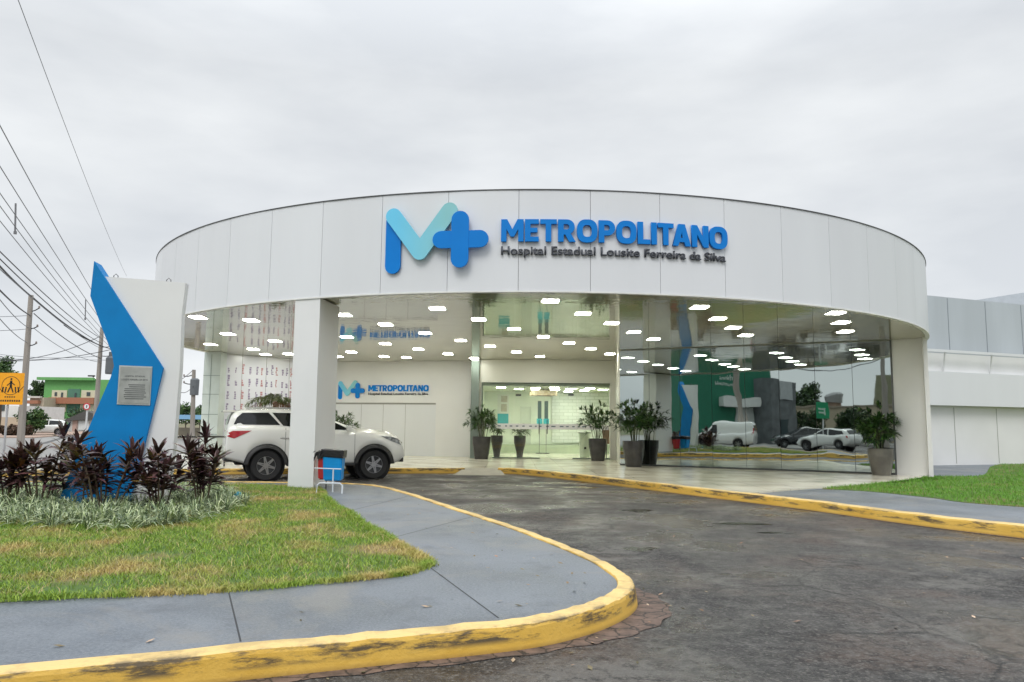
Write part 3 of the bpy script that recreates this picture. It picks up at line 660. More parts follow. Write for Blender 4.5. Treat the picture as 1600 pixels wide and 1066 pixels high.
# mirrored glass wall
LG = (GR - GL).length; npn = 8; zline = ZB
GW = bpy.data.objects.new('mirrored_glass_wall', None); COL.objects.link(GW); GW.parent = HB
rj = random.Random(5)
for k in range(npn):
    a = GL + gd * (LG * k / npn + .006); b = GL + gd * (LG * (k + 1) / npn - .006)
    tl = rj.uniform(-.0022, .0022); tz = rj.uniform(-.0012, .0012); H_ = ZB - .04 - FLOOR
    bm = bmesh.new(); q = []
    for p, s_ in ((a, -1), (b, 1)):
        for z, s2 in ((FLOOR + .05, -1), (ZB - .012, 1)):
            q.append(Vector((p.x, p.y, z)) + gn * (s_ * tl * .5 + s2 * tz * 1.9))
    o4 = [q[0], q[2], q[3], q[1]]; A = [bm.verts.new(v) for v in o4]; B = [bm.verts.new(v - gn * .02) for v in o4]
    bm.faces.new(A); bm.faces.new(B[::-1])
    for i in range(4): bm.faces.new((A[i], B[i], B[(i + 1) % 4], A[(i + 1) % 4]))
    finish('glass_pane', bm, MIRROR, GW)
bm = bmesh.new(); wall(bm, GL.xy - gn.xy * .03, GR.xy - gn.xy * .03, FLOOR, ZB - .02, .08); finish('backing', bm, SEAM, GW)
bm = bmesh.new(); wall(bm, GL.xy + gn.xy * .01, GR.xy + gn.xy * .01, FLOOR, FLOOR + .048, .05); finish('rail', bm, mat('dark_rail', (.05, .055, .055), .35), GW); bm = bmesh.new(); wall(bm, GL.xy + gn.xy * .012, GR.xy + gn.xy * .012, ZB - .03, ZB - .006, .04); finish('rail', bm, mat('pale_rail', (.3, .32, .3), .35), GW)
# end wall to the right of the glass
E1 = Vector((11.93, 21.58))
bm = bmesh.new(); prism(bm, [(11.225, 22.285), (E1.x, E1.y), (12.06, 22.0), (12.2, 22.6), (11.6, 23.2)], FLOOR, zc); finish('end_wall', bm, WHITE2, HB)
bm = bmesh.new(); prism(bm, [(GR.x - .02, GR.y - .02), (GR.x + .02, GR.y - .05), (GR.x + .05, GR.y + .05)], FLOOR, zc); finish('joint', bm, SEAM, HB)
# columns under the ring
a, b, c_ = G(452, 762, .155), G(492, 762, .155), None
ph_l = CYL(461, 470)[0]; ph_r = CYL(500, 466)[0]
P0, P1 = ring(ph_l, 0, RR - .01).xy, ring(ph_r, 0, RR - .01).xy
nrm = Vector((-math.sin(ph_l), math.cos(ph_l))) ; P2 = P1 + Vector((.12, 1.22)); P3 = P0 + Vector((.12, 1.22))
bm = bmesh.new(); prism(bm, [P0, P1, P2, P3], .10, ZB - .03); cl = finish('column', bm, WHITE2, HB)
bm = bmesh.new(); prism(bm, [P0 + Vector((-.0, .06)), P1 + Vector((.045, .04)), P2 + Vector((.045, .03)), P3 + Vector((0, .03))], .10, .24); finish('plinth', bm, mat('grey_plinth', (.42, .43, .43), .6), cl)
bm = bmesh.new(); a = D(316, 620, 28.3).x; b = D(342, 620, 28.3).x; box(bm, ((a + b) / 2, 28.6, (ZB + FLOOR) / 2), (b - a, .6, ZB - FLOOR - .02)); c2 = finish('column', bm, mat('pale_green_cladding', (.50, .56, .55), .3, var=.05), HB)
bm = bmesh.new()
for z in (1.0, 1.75, 2.5, 3.2): box(bm, ((a + b) / 2, 28.295, z), (b - a, .01, .02))
box(bm, ((a + b) / 2 - .03, 28.292, 2.1), (.018, .01, 3.8)); finish('joint', bm, mat('green_joint', (.2, .25, .24), .5), c2)
# roof things
def roof_vent(px, py, s, label):
    ph, z = CYL(px, py + 6); p = ring(ph, ZT - .08, RR - .5)
    t = thing('roof_vent', label, 'roof vent', p)
    bm = bmesh.new(); box(bm, (0, 0, .16 * s), (.25 * s, .25 * s, .32 * s)); finish('body', bm, ALU, t)
    bm = bmesh.new(); box(bm, (0, 0, .36 * s), (.42 * s, .36 * s, .06)); finish('cap', bm, mat('dark_cap', (.12, .12, .12), .6), t)
roof_vent(376, 341, .62, 'larger capped metal vent on the canopy roof edge'); roof_vent(361, 345, .4, 'smaller metal vent left of the larger one on the canopy roof')

# ------------------------------------------------------------------ sign lettering on the ring and on the inner wall
def arcp(cx, cy, rx_, ry_, a0, a1, n=10): return [(cx + rx_ * math.cos(R_(a0 + (a1 - a0) * i / n)), cy + ry_ * math.sin(R_(a0 + (a1 - a0) * i / n))) for i in range(n + 1)]
def superell(cx, cy, a, b, p=2.6, n=36):
    o = []
    for i in range(n):
        t = 2 * math.pi * i / n; c, s_ = math.cos(t), math.sin(t); o.append((cx + a * math.copysign(abs(c) ** (2 / p), c), cy + b * math.copysign(abs(s_) ** (2 / p), s_)))
    return o
_bowl = arcp(.40, .67, .34, .33, 90, -62); _bh = [(.25, .79)] + arcp(.38, .67, .12, .12, 90, -90) + [(.25, .55)]
GLY = {'M': (1.0, [[(0, 0), (0, 1), (.27, 1), (.5, .55), (.73, 1), (1, 1), (1, 0), (.76, 0), (.76, .56), (.58, .22), (.42, .22), (.24, .56), (.24, 0)]]),
       'E': (.62, [[(0, 0), (0, 1), (.62, 1), (.62, .79), (.25, .79), (.25, .61), (.56, .61), (.56, .41), (.25, .41), (.25, .21), (.62, .21), (.62, 0)]]),
       'T': (.74, [[(0, 1), (.74, 1), (.74, .79), (.495, .79), (.495, 0), (.245, 0), (.245, .79), (0, .79)]]),
       'R': (.78, [[(0, 0), (0, 1)] + _bowl + [(.78, 0), (.49, 0), (.32, .32), (.25, .32), (.25, 0)], _bh]),
       'P': (.74, [[(0, 0), (0, 1)] + arcp(.40, .66, .34, .34, 90, -90) + [(.25, .32), (.25, 0)], _bh]),
       'O': (.92, [superell(.46, .5, .46, .52), superell(.46, .5, .205, .27)]),
       'L': (.58, [[(0, 0), (0, 1), (.25, 1), (.25, .21), (.58, .21), (.58, 0)]]), 'I': (.25, [[(0, 0), (0, 1), (.25, 1), (.25, 0)]]),
       'A': (.88, [[(0, 0), (.29, 1), (.59, 1), (.88, 0), (.62, 0), (.56, .18), (.32, .18), (.26, 0)], [(.375, .37), (.44, .64), (.505, .37)]]),
       'N': (.82, [[(0, 0), (0, 1), (.25, 1), (.57, .42), (.57, 1), (.82, 1), (.82, 0), (.57, 0), (.25, .58), (.25, 0)]])}
def glyph(conts):
    cu = bpy.data.curves.new('g', 'CURVE'); cu.dimensions = '2D'; cu.fill_mode = 'BOTH'; cu.extrude = .05
    for c in conts:
        sp_ = cu.splines.new('POLY'); sp_.points.add(len(c) - 1); sp_.use_cyclic_u = True
        for i, p in enumerate(c): sp_.points[i].co = (p[0], p[1], 0, 1)
    o = bpy.data.objects.new('g', cu); COL.objects.link(o); dg = bpy.context.evaluated_depsgraph_get()
    me = bpy.data.meshes.new_from_object(o.evaluated_get(dg)); bpy.data.objects.remove(o); bpy.data.curves.remove(cu); return me
def build_sign(root, fn, e=.07):
    """fn(u, v, n): metres along, up and out from the sign's origin. Sign about 9.3 m long in photo scale 1."""
    EM = bpy.data.objects.new('emblem', None); COL.objects.link(EM); EM.parent = root
    def stroke(name, pts, r, n0, n1, m, parent):
        bm = bmesh.new(); pts = [Vector(p) for p in pts]; n_ = len(pts); outl = []
        def cap_(c, d, a0):
            return [c + Vector((math.cos(a0 + t * math.pi / 10), math.sin(a0 + t * math.pi / 10))) * r for t in range(11)]
        L_, Rr = [], []
        if n_ == 2:
            d = (pts[1] - pts[0]); a0 = math.atan2(d.y, d.x)
            poly = cap_(pts[1], d, a0 - math.pi / 2) + cap_(pts[0], d, a0 + math.pi / 2)
        else:       # a V: down then up, rounded foot
            a, b, c = pts; d1, d2 = (b - a).normalized(), (c - b).normalized(); n1_, n2_ = Vector((-d1.y, d1.x)), Vector((-d2.y, d2.x))
            poly = []
            a0 = math.atan2(n2_.y, n2_.x); 
            poly += [c + Vector((math.cos(q), math.sin(q))) * r for q in [a0 - math.pi * t / 10 for t in range(11)]]
            s0, s1 = math.atan2(-n2_.y, -n2_.x), math.atan2(-n1_.y, -n1_.x)
            poly += [b + Vector((math.cos(s0 + (s1 - s0) * t / 8), math.sin(s0 + (s1 - s0) * t / 8))) * r for t in range(9)]
            a1 = math.atan2(-n1_.y, -n1_.x)
            poly += [a + Vector((math.cos(q), math.sin(q))) * r for q in [a1 - math.pi * t / 10 for t in range(11)]]
            k = (n2_ + n1_).normalized(); poly.append(b + k * (r / k.dot(n1_)))
        A = [bm.verts.new(fn(p.x, p.y, n0)) for p in poly]; B = [bm.verts.new(fn(p.x, p.y, n1)) for p in poly]
        k = len(A); bm.faces.new(A[::-1]); f = bm.faces.new(B)
        for i in range(k): bm.faces.new((A[i], A[(i + 1) % k], B[(i + 1) % k], B[i])).material_index = 0
        bm.normal_update(); bmesh.ops.triangulate(bm, faces=[f for f in bm.faces if len(f.verts) > 4]); bmesh.ops.recalc_face_normals(bm, faces=bm.faces[:])
        return finish(name, bm, m, parent)
    r = .325
    stroke('stem', [(.36, 2.25), (.36, .40)], r, .02, .02 + e, SIGNBLUE, EM)
    v = stroke('chevron', [(.39, 2.41), (1.53, .90), (2.72, 2.53)], r, .025 + e, .03 + 2 * e, CHEV, EM)
    stroke('upright', [(3.18, 2.12), (3.18, .54)], .345, .035 + 2 * e, .04 + 3 * e, SIGNBLUE, EM)
    stroke('crossbar', [(2.43, 1.33), (3.96, 1.33)], .345, .033 + 2 * e, .037 + 3 * e, SIGNBLUE, EM)
    # the big word, one letter at a time
    word = 'METROPOLITANO'; gapw = .055; tot = sum(GLY[c][0] for c in word) + gapw * 12 - .10; sx = 9.22 / tot; x = 4.77
    for c in word:
        me = glyph(GLY[c][1]); b2 = bmesh.new(); b2.from_mesh(me); bpy.data.meshes.remove(me)
        for v_ in b2.verts: v_.co = fn(x + v_.co.x * sx, 1.25 + v_.co.y * .89, .02 + e * 1.3 if v_.co.z > 0 else .02)
        bmesh.ops.remove_doubles(b2, verts=b2.verts[:], dist=.0005); bmesh.ops.recalc_face_normals(b2, faces=b2.faces[:])
        finish('letter', b2, SIGNBLUE, root); x += (GLY[c][0] + gapw - (.10 if c == 'T' and x > 10 else 0)) * sx
    bm = bmesh.new(); me = text_mesh('Hospital Estadual Lousite Ferreira da Silva', 1, 0, .018); x0, x1, y0, y1 = text_bounds(me)
    b2 = bmesh.new(); b2.from_mesh(me); bpy.data.meshes.remove(me); ret = bmesh.ops.extrude_face_region(b2, geom=b2.faces[:]); nv = {v_ for v_ in ret['geom'] if isinstance(v_, bmesh.types.BMVert)}
    for v_ in b2.verts: v_.co = fn(4.77 + (v_.co.x - x0) * 9.15 / (x1 - x0), .74 + v_.co.y * .47, .02 + e * .7 if v_ in nv else .02)
    bmesh.ops.recalc_face_normals(b2, faces=b2.faces[:]); bm.free(); finish('tagline', b2, SIGNDARK, root)
def chev_mat():
    m, nt, b, v = new('chevron_gradient')
    uv = N(nt, 'ShaderNodeTexCoord'); s = N(nt, 'ShaderNodeSeparateXYZ'); nt.links.new(uv.outputs['Generated'], s.inputs[0])
    nt.links.new(ramp(nt, s.outputs['X'], [(.15, (.15, .60, .86)), (.55, (.22, .60, .72)), (.85, (.26, .58, .60))]).outputs[0], b.inputs['Base Color']); b.inputs['Roughness'].default_value = .3
    return m
CHEV = chev_mat()
phs, zs = CYL(602, 430); phe, _ = CYL(1135, 415); arcL = (phe - phs) * RR; kS = arcL / 14.0
zsig = zs - .03
def ring_fn(u, v, n): return ring(phs + u * kS / RR, zsig + v * kS, RR + n)
SG = thing('hospital_sign', 'large blue raised METROPOLITANO lettering with emblem on the canopy fascia', 'sign', (0, 0, 0))
build_sign(SG, ring_fn, .045)
# inner sign on the bulkhead
def onB(px, py):
    r = ray(px, py); o = WBc; n_ = nB; t = (o.x * n_.x + o.y * n_.y) / (r.x * n_.x + r.y * n_.y); q = Vector((r.x * t, r.y * t)); return (q - WBc).dot(dB), EYE + r.z * t
u0_, z0_ = onB(528, 625); u1_, z1_ = onB(670, 622); kB = (u1_ - u0_) / 14.0
def wall_fn(u, v, n): p = WBc + dB * (u0_ + u * kB) - nB * (n * .5 + .003); return Vector((p.x, p.y, z0_ + v * kB))
SG2 = thing('hospital_sign', 'smaller blue METROPOLITANO lettering with emblem on the inner white wall', 'sign', (0, 0, 0))
build_sign(SG2, wall_fn, .05)

# ------------------------------------------------------------------ ceiling lights
LED = mat('led_panel', (1, 1, .90), .5, emit=38, var=0); LFR = mat('light_frame', (.85, .85, .82), .4)
lights = [(392.5, 500.6), (356, 521.7), (329, 538), (430, 533), (396, 545.6), (389, 557), (451, 553), (443, 562), (302, 495), (683.4, 481.8), (602.7, 507), (537, 492), (542, 526.5), (664.6, 520.7),
          (748, 499), (720, 532), (602, 537), (653.8, 545.6), (549, 550), (600, 557), (556.5, 566), (645, 563.5), (700, 553), (765.7, 541), (741, 560), (860, 470), (911, 490), (955.5, 505), (803, 514),
          (849, 526), (889, 536), (923, 545), (953, 553), (807, 550), (843.6, 557), (990, 519), (1021, 530), (1093, 480), (1121.5, 498), (1145.5, 512), (1165, 524), (1305.5, 489), (1314, 504), (1320.7, 518)]
lt0 = None
for i, (px, py) in enumerate(lights):
    p = G(px, py, ZB)
    if (p.xy - RC).length > RR - .5: p.xy = RC + (p.xy - RC) * (RR - .5) / (p.xy - RC).length
    dw = (p.xy - WBc).dot(nB)
    if p.x < -1.7 and dw > -.6: p.xy -= nB * (dw + .6)
    if p.x < -7 and (p.xy - WA).dot(Vector((-nA.x, -nA.y))) > -1.1: p.xy += nA * ((p.xy - WA).dot(-nA) + 1.1)
    if p.y > 29.9: p.y = 29.9
    if lt0 is None:
        lt0 = thing('ceiling_light', 'x', 'ceiling light', p, 0, 'lit square panels recessed in the canopy ceiling')
        bm = bmesh.new(); box(bm, (0, 0, -.004), (.40, .40, .012)); finish('frame', bm, LFR, lt0)
        bm = bmesh.new(); box(bm, (0, 0, -.010), (.34, .34, .012)); finish('diffuser', bm, LED, lt0); o = lt0
    else: o = dup(lt0, p)
    zone = 'before the film wrapped wall on the left' if px < 460 else 'above the parked white car' if px < 700 else 'before the glass entrance' if px < 985 else 'before the mirrored glass wall'
    o['label'] = 'lit square ceiling panel in the canopy, ' + zone
    o['group'] = 'ceiling panels ' + zone
for i, (px, py, y) in enumerate([(783, 605.5, 32), (811, 608.5, 33.2), (837, 606.5, 32.3), (837, 611.5, 34.3), (866, 604, 31.6), (867, 609, 33.6), (892, 607, 32.6), (913, 611, 33.9), (922, 605, 32.0), (942, 608, 33), (888, 614, 35.2)]):
    p = D(px, py, y); o = dup(lt0, (p.x, y, lz - .001), None, 'small lit panel in the lobby ceiling behind the glass entrance'); o['group'] = 'lobby ceiling panels'; o.scale = (1.15, 1.15, 1)

# ================================================================== SIDE BUILDING ON THE RIGHT
AX = thing('side_building', 'white side building with grey metal panels above, right of the canopy', 'building')
A0 = Vector((14.2, 27.35)); ad = Vector((5.0, 1.95)).normalized(); an = Vector((-ad.y, ad.x)); AL = 30; A0 = A0 - ad * 2.5
def aw(s, off): return A0 + ad * s + an * off
def alab(name, s0, s1, o0, o1, z0, z1, m, par=AX):
    bm = bmesh.new(); prism(bm, [aw(s0, o0), aw(s1, o0), aw(s1, o1), aw(s0, o1)], z0, z1); return finish(name, bm, m, par)
alab('wall', 0, AL, .35, .8, .1, 2.36, WHITE2)
alab('wall', 0, AL, .30, .8, 2.361, 4.34, WHITE2)
bx = alab('fascia_box', 2.4, AL, .02, .298, 2.36, 3.62, WHITE)
up = alab('upper_wall', 0, AL, .30, .8, 4.345, 6.52, GREYP)
bm = bmesh.new()
for k in range(14):
    p = aw(1.2 + k * 2.05, .297); box(bm, (p.x, p.y, 5.43), (.02, .02, 2.1), rz=math.atan2(ad.y, ad.x))
finish('joint', bm, mat('panel_joint', (.24, .27, .30), .5), up)
bm = bmesh.new()
for k in range(14):
    p = aw(3.1 + k * 2.3, .348); box(bm, (p.x, p.y, 1.25), (.025, .012, 2.1), rz=math.atan2(ad.y, ad.x))
finish('joint', bm, mat('grey_joint', (.32, .32, .3), .6), AX)
alab('gutter_rail', 0, AL, -.10, .0, 4.33, 4.43, WHITE)
for k in range(8):
    bm = bmesh.new(); q0, q1 = aw(2.1 + k * 2.5, -.04), aw(2.1 + k * 2.5 + (.0 if k == 0 else .28), .28); tube(bm, [(q0.x, q0.y, 4.33), (q1.x, q1.y, 3.66)], .03, 6); finish('bracket', bm, WHITE2, AX)
bm = bmesh.new(); p = aw(2.35, .22); box(bm, (p.x, p.y, 2.62), (.5, .2, .09), rz=math.atan2(ad.y, ad.x)); finish('wall_lamp', bm, DARKM, AX)
bm = bmesh.new(); prism(bm, [aw(0, .31), aw(AL, .31), aw(AL, 14), aw(0, 14)], 6.3, 6.4); finish('roof', bm, MATS['roof_sheet'], AX)
bm = bmesh.new(); q = [D(1505, 470, 44), D(1600, 455, 44), D(1700, 445, 44), Vector((38, 44, 9)), Vector((24.5, 44, 8.2))]
a, b, c = D(1512, 471, 44), D(1600, 455, 44), D(1760, 462, 44)
A = [bm.verts.new(v) for v in ((a.x, 44, 5), (c.x, 44, 5), (c.x, 44, c.z), (b.x + .5, 44, b.z), (a.x, 44, a.z))]; Bv = [bm.verts.new(v.co + Vector((0, 14, 0))) for v in A]
bm.faces.new(A); bm.faces.new(Bv[::-1])
for i in range(5): bm.faces.new((A[i], A[(i + 1) % 5], Bv[(i + 1) % 5], Bv[i]))
finish('rear_roof', bm, mat('pale_grey_roof', (.45, .49, .53), .5), AX)

# ================================================================== MONUMENT
MO = Vector((-6.92, 11.8)); mdv = Vector((1.0, .16)).normalized(); mn = Vector((-mdv.y, mdv.x)); 
def onM(px, py, off=0):
    r = ray(px, py); o = MO + mn * off; t = (o.x * mn.x + o.y * mn.y) / (r.x * mn.x + r.y * mn.y); q = Vector((r.x * t, r.y * t)); return (q - o).dot(mdv), EYE + r.z * t
MN = thing('monument', 'tall white slab monument with an angular blue arrow shape and a metal plaque', 'monument', (MO.x, MO.y, .15))
def mslab(name, pts, o0, o1, m, par, off=None):
    bm = bmesh.new(); pr = [onM(px, py, o0 if off is None else off) for px, py in pts]
    def P(u, z, o): q = MO + mdv * u + mn * o - MO; return Vector((q.x, q.y, z - .15))
    A = [bm.verts.new(P(u, z, o0)) for u, z in pr]; B = [bm.verts.new(P(u, z, o1)) for u, z in pr]; n = len(A)
    bm.faces.new(A); bm.faces.new(B[::-1])
    for i in range(n): bm.faces.new((A[i], B[i], B[(i + 1) % n], A[(i + 1) % n]))
    bm.normal_update(); bmesh.ops.triangulate(bm, faces=[f for f in bm.faces if len(f.verts) > 4]); return finish(name, bm, m, par)
mslab('white_slab', [(150, 431), (290, 442), (284, 491), (281, 572), (271, 700), (258, 800), (150, 800), (225, 570)], 0, .20, WHITE2, MN)
mslab('blue_arrow', [(147, 408), (254.7, 575), (225, 698), (198, 800), (90, 800), (94.6, 775), (123, 704.6), (153, 635), (172.7, 590), (178, 572), (175, 552.7), (159, 512), (141, 462.6)], -.06, .26, MONBLUE, MN)
pl = mslab('plaque', [(188.5, 573), (236, 575), (232.5, 631), (184.5, 629.5)], -.085, -.0605, mat('engraved_steel', (.42, .43, .41), .38, metal=.6, var=.15, scale=6), MN)
mslab('plaque_frame', [(186.5, 571), (238, 573), (234.3, 633.5), (182.5, 632)], -.072, -.0607, mat('steel_edge', (.62, .64, .62), .3, metal=.7), MN)
bm = bmesh.new()
def plaque_text(s, px0, px1, py, hpx):
    a, b, c = onM(px0, py, -.087), onM(px1, py + .3, -.087), onM(px0, py - hpx, -.087)
    def fn(u, v, n): q = mdv * (a[0] + u) + mn * (-.0865 - n); return Vector((q.x, q.y, a[1] + v - .15))
    add_text(bm, s, fn, b[0] - a[0], c[1] - a[1], offset=.012)
plaque_text('HOSPITAL ESTADUAL', 195, 227, 589, 2.4); plaque_text('LOUSITE FERREIRA DA SILVA', 190, 231, 594.5, 2.8)
rr2 = random.Random(11); py = 602
while py < 626:
    a = onM(199 - (py > 606) * 6 + rr2.random() * 3, py, -.087); b = onM(224 + rr2.random() * 5, py, -.087)
    q0 = mdv * a[0] + mn * -.0865; q1 = mdv * b[0] + mn * -.0865; z = a[1] - .15
    bm.faces.new([bm.verts.new(v) for v in ((q0.x, q0.y, z), (q1.x, q1.y, z), (q1.x, q1.y, z + .012), (q0.x, q0.y, z + .012))]); py += 3.1
finish('engraving', bm, mat('engraving_dark', (.06, .065, .07), .6), pl)
for px in (181, 264):
    a = onM(px, 434, .2); q = mdv * a[0] + mn * .2; bm = bmesh.new(); zz = onM(px, 432 + (px - 150) * .078, 0)[1] - .15 - .02
    tube(bm, [(q.x - .035, q.y, zz), (q.x - .035, q.y, zz + .09), (q.x, q.y, zz + .12), (q.x + .035, q.y, zz + .09), (q.x + .035, q.y, zz)], .008, 6); finish('lifting_hook', bm, mat('hook_steel', (.2, .2, .2), .5, metal=.6), MN)

# ================================================================== PLANTS
def strap_leaves(bm, base, n, L, wd, el0, el1, rg, droop=.5, seg=4, az0=0, az1=2 * math.pi, rise=0):
    """lance shaped leaves arching out of one point or stalk"""
    for k in range(n):
        az = az0 + (az1 - az0) * rg.random(); el = el0 + (el1 - el0) * rg.random(); l = L * (.65 + .5 * rg.random()); w_ = wd * (.75 + .5 * rg.random())
        p = Vector(base) + Vector((0, 0, rise * rg.random())); d = Vector((math.cos(az) * math.cos(el), math.sin(az) * math.cos(el), math.sin(el))); side = Vector((-math.sin(az), math.cos(az), 0))
        tw = rg.uniform(-.5, .5); side = (side * math.cos(tw) + d.cross(side) * math.sin(tw)).normalized(); rows = []
        for i in range(seg + 1):
            t = i / seg; q = p + d * (l * t) + Vector((0, 0, -droop * l * t * t)); ww = w_ * (math.sin(math.pi * min(1, .12 + t * .88)) ** .8) * .5
            if i == seg: rows.append([bm.verts.new(q)])
            else: rows.append([bm.verts.new(q - side * ww), bm.verts.new(q + side * ww)])
        for A, B in zip(rows, rows[1:]):
            if len(B) == 2: bm.faces.new((A[0], A[1], B[1], B[0]))
            else: bm.faces.new((A[0], A[1], B[0]))
CORD = mat('cordyline_leaf', (.060, .022, .034), .35, island=.8, col2=(.11, .065, .045), scale=4, spec=.5)
CORD2 = mat('cordyline_young_leaf', (.09, .085, .022), .4, island=.6, col2=(.26, .13, .035), scale=5)
STALK = mat('plant_stalk', (.12, .09, .06), .8)
def cordyline(px, py_base, dep, hgt, n_st, seed, label, spread=.22, gold=.12):
    rg = random.Random(seed); p = D(px, py_base, dep); t = thing('cordyline_plant', label, 'shrub', (p.x, p.y, .17), 0, 'purple leaved shrubs around the monument')
    lv, yl, st = bmesh.new(), bmesh.new(), bmesh.new()
    for s in range(n_st):
        a = rg.random() * 6.28; r = spread * math.sqrt(rg.random()); bx_, by = r * math.cos(a), r * math.sin(a); h = hgt * (1 if s == 0 else .5 + .4 * rg.random())
        tx, ty = bx_ * 1.7, by * 1.7; tube(st, [(bx_ * .5, by * .5, -.02), (bx_, by, h * .4), (tx, ty, h * .78)], .014, 5)
        for k in range(int(3 + h * 3)):
            f = .42 + .42 * k / (3 + h * 3); q = (bx_ + (tx - bx_) * f, by + (ty - by) * f, h * f)
            strap_leaves(lv, q, 5, .38 * (1.15 - f * .5), .056, R_(-10 + 45 * f), R_(30 + 35 * f), rg, .45)
        strap_leaves(lv, (tx, ty, h * .8), 13, .36, .056, R_(30), R_(85), rg, .28)
        if rg.random() < gold * 4 + .15: strap_leaves(yl, (tx, ty, h * (.6 + .2 * rg.random())), 6, .34, .055, R_(25), R_(80), rg, .3)
    finish('leaves', lv, CORD, t, angle='keep')
    if len(yl.faces): finish('young_leaves', yl, CORD2, t, angle='keep')
    else: yl.free()
    finish('stalks', st, STALK, t)
    return t
cordyline(12, 790, 11.6, .98, 6, 1, 'small purple shrub at the left edge of the flower bed', spread=.16)
cordyline(62, 790, 11.7, 1.34, 7, 2, 'tall purple shrub with green top leaves, left of the monument', gold=.2)
cordyline(104, 780, 11.9, .78, 2, 3, 'thin low shrub with orange leaves between tall purple shrubs left of the monument', gold=.3)
cordyline(128, 790, 11.4, .66, 1, 4, 'single thin magenta stemmed shrub before the blue arrow foot', spread=.05, gold=0)
cordyline(163, 806, 10.9, 1.25, 10, 5, 'largest dark purple shrub in front of the blue monument arrow', spread=.27, gold=.3)
cordyline(250, 792, 11.2, 1.08, 8, 6, 'dark purple shrub before the white slab of the monument', spread=.26)
cordyline(318, 778, 11.8, 1.36, 9, 7, 'tall purple shrub right of the monument, nearest the white car', spread=.28)
BED = [Vector(p) for p in (G(-60, 815, .17).xy, G(60, 826, .17).xy, G(180, 832, .17).xy, G(290, 820, .17).xy, G(360, 800, .17).xy, G(392, 790, .17).xy, G(340, 765, .17).xy, (-7.2, 13.8), (-9.6, 14.2))]
VAR = mat('variegated_blade', (.12, .21, .06), .5, island=.8, col2=(.46, .52, .34), scale=14)
bm = bmesh.new(); rg = random.Random(9)
for x, y in scatter(BED, 760):
    strap_leaves(bm, (x, y, .17 + .03 * rg.random()), 13, .40 + .26 * rg.random(), .0125, R_(30), R_(88), rg, .6, seg=3)
tag(finish('border_grass', bm, VAR, angle='keep'), 'tufts of pale striped grass covering the flower bed under the purple shrubs', 'border grass', kind='stuff')

POT = mat('dark_grey_planter', (.040, .038, .038), .25, var=.2, scale=4); PALMLEAF = mat('palm_leaflet', (.020, .060, .012), .4, island=.7, col2=(.05, .125, .022), scale=6)
POT2 = mat('mottled_grey_planter', (.09, .085, .075), .35, col2=(.17, .16, .14), scale=3, bump=.2)
def potted(px, py, dep, hp, rp_, hplant, spr, seed, label, potm=POT, lean=0, z=FLOOR, ncane=12, name='potted_palm', grp=None, taper=.72, dens=1):
    rg = random.Random(seed); p = D(px, py, dep); t = thing(name, label, 'potted plant', (p.x, p.y, z), 0, grp)
    bm = bmesh.new(); lathe(bm, [(rp_ * taper, 0), (rp_ * (taper + .1), hp * .25), (rp_ * .98, hp * .7), (rp_, hp), (rp_ * .88, hp), (rp_ * .86, hp - .06)], n=28); finish('pot', bm, potm, t, smooth=False)
    bm = bmesh.new(); lathe(bm, [(rp_ * .85, hp - .09), (rp_ * .3, hp - .07)], n=16); finish('soil', bm, mat('potting_soil', (.04, .03, .02), .9), t)
    cn, lf = bmesh.new(), bmesh.new()
    for c in range(ncane):
        a = rg.random() * 6.28; r = rp_ * .55 * rg.random(); x0, y0 = r * math.cos(a), r * math.sin(a); H_ = hplant * (.55 + .45 * rg.random())
        x1, y1 = x0 + math.cos(a) * spr * .4 * rg.random() + lean * H_ * .3, y0 + math.sin(a) * spr * .4 * rg.random()
        tube(cn, [(x0, y0, hp - .08), ((x0 + x1) / 2, (y0 + y1) / 2, hp + H_ * .45), (x1, y1, hp + H_ * .8)], .011, 5)
        for k in range(int(8 * dens)):
            f = .42 + .5 * rg.random(); q = Vector((x0 + (x1 - x0) * f, y0 + (y1 - y0) * f, hp + H_ * f)); az = rg.random() * 6.28; el = R_(rg.uniform(-5, 60)); l = spr * (.35 + .5 * rg.random())
            e = q + Vector((math.cos(az) * math.cos(el), math.sin(az) * math.cos(el), math.sin(el))) * l
            tube(cn, [q, e], .004, 4)
            strap_leaves(lf, e, 11, .28, .040, el - .7, el + .7, rg, .3, seg=2, az0=az - 1.25, az1=az + 1.25)
    finish('canes', cn, mat('palm_cane', (.06, .07, .03), .7), t); finish('fronds', lf, PALMLEAF, t, angle='keep'); return t
potted(752, 716, 29.5, .86, .36, 1.0, .62, 21, 'potted palm left of the glass entrance beside the dark green pilaster', dens=.9)
potted(934, 719, 29.0, .84, .35, 1.05, .66, 22, 'potted palm right of the glass entrance before the cream wall', dens=.9)
potted(990, 728.5, 25.15, .84, .36, .95, .66, 23, 'potted palm against the left end of the mirrored glass', dens=1.2)
potted(1377, 735, 22.0, .76, .34, 1.0, .60, 24, 'potted palm in a mottled pot at the right end of the mirrored glass', POT2, lean=.35, dens=1.2)
for px, s, lb in ((776, 31, 'slim dark tapered planter inside the lobby, left one'), (812, 32, 'slim dark tapered planter inside the lobby, right one')):
    potted(px, 712, 31.5, .88, .25, .32, .3, s, lb, mat('brown_black_planter', (.05, .035, .03), .35), ncane=5, name='tall_planter', taper=.5, dens=.6)
potted(537, 716, 29.2, .7, .34, .9, .55, 33, 'leafy potted palm half hidden behind the white car, at the reception wall', ncane=6)
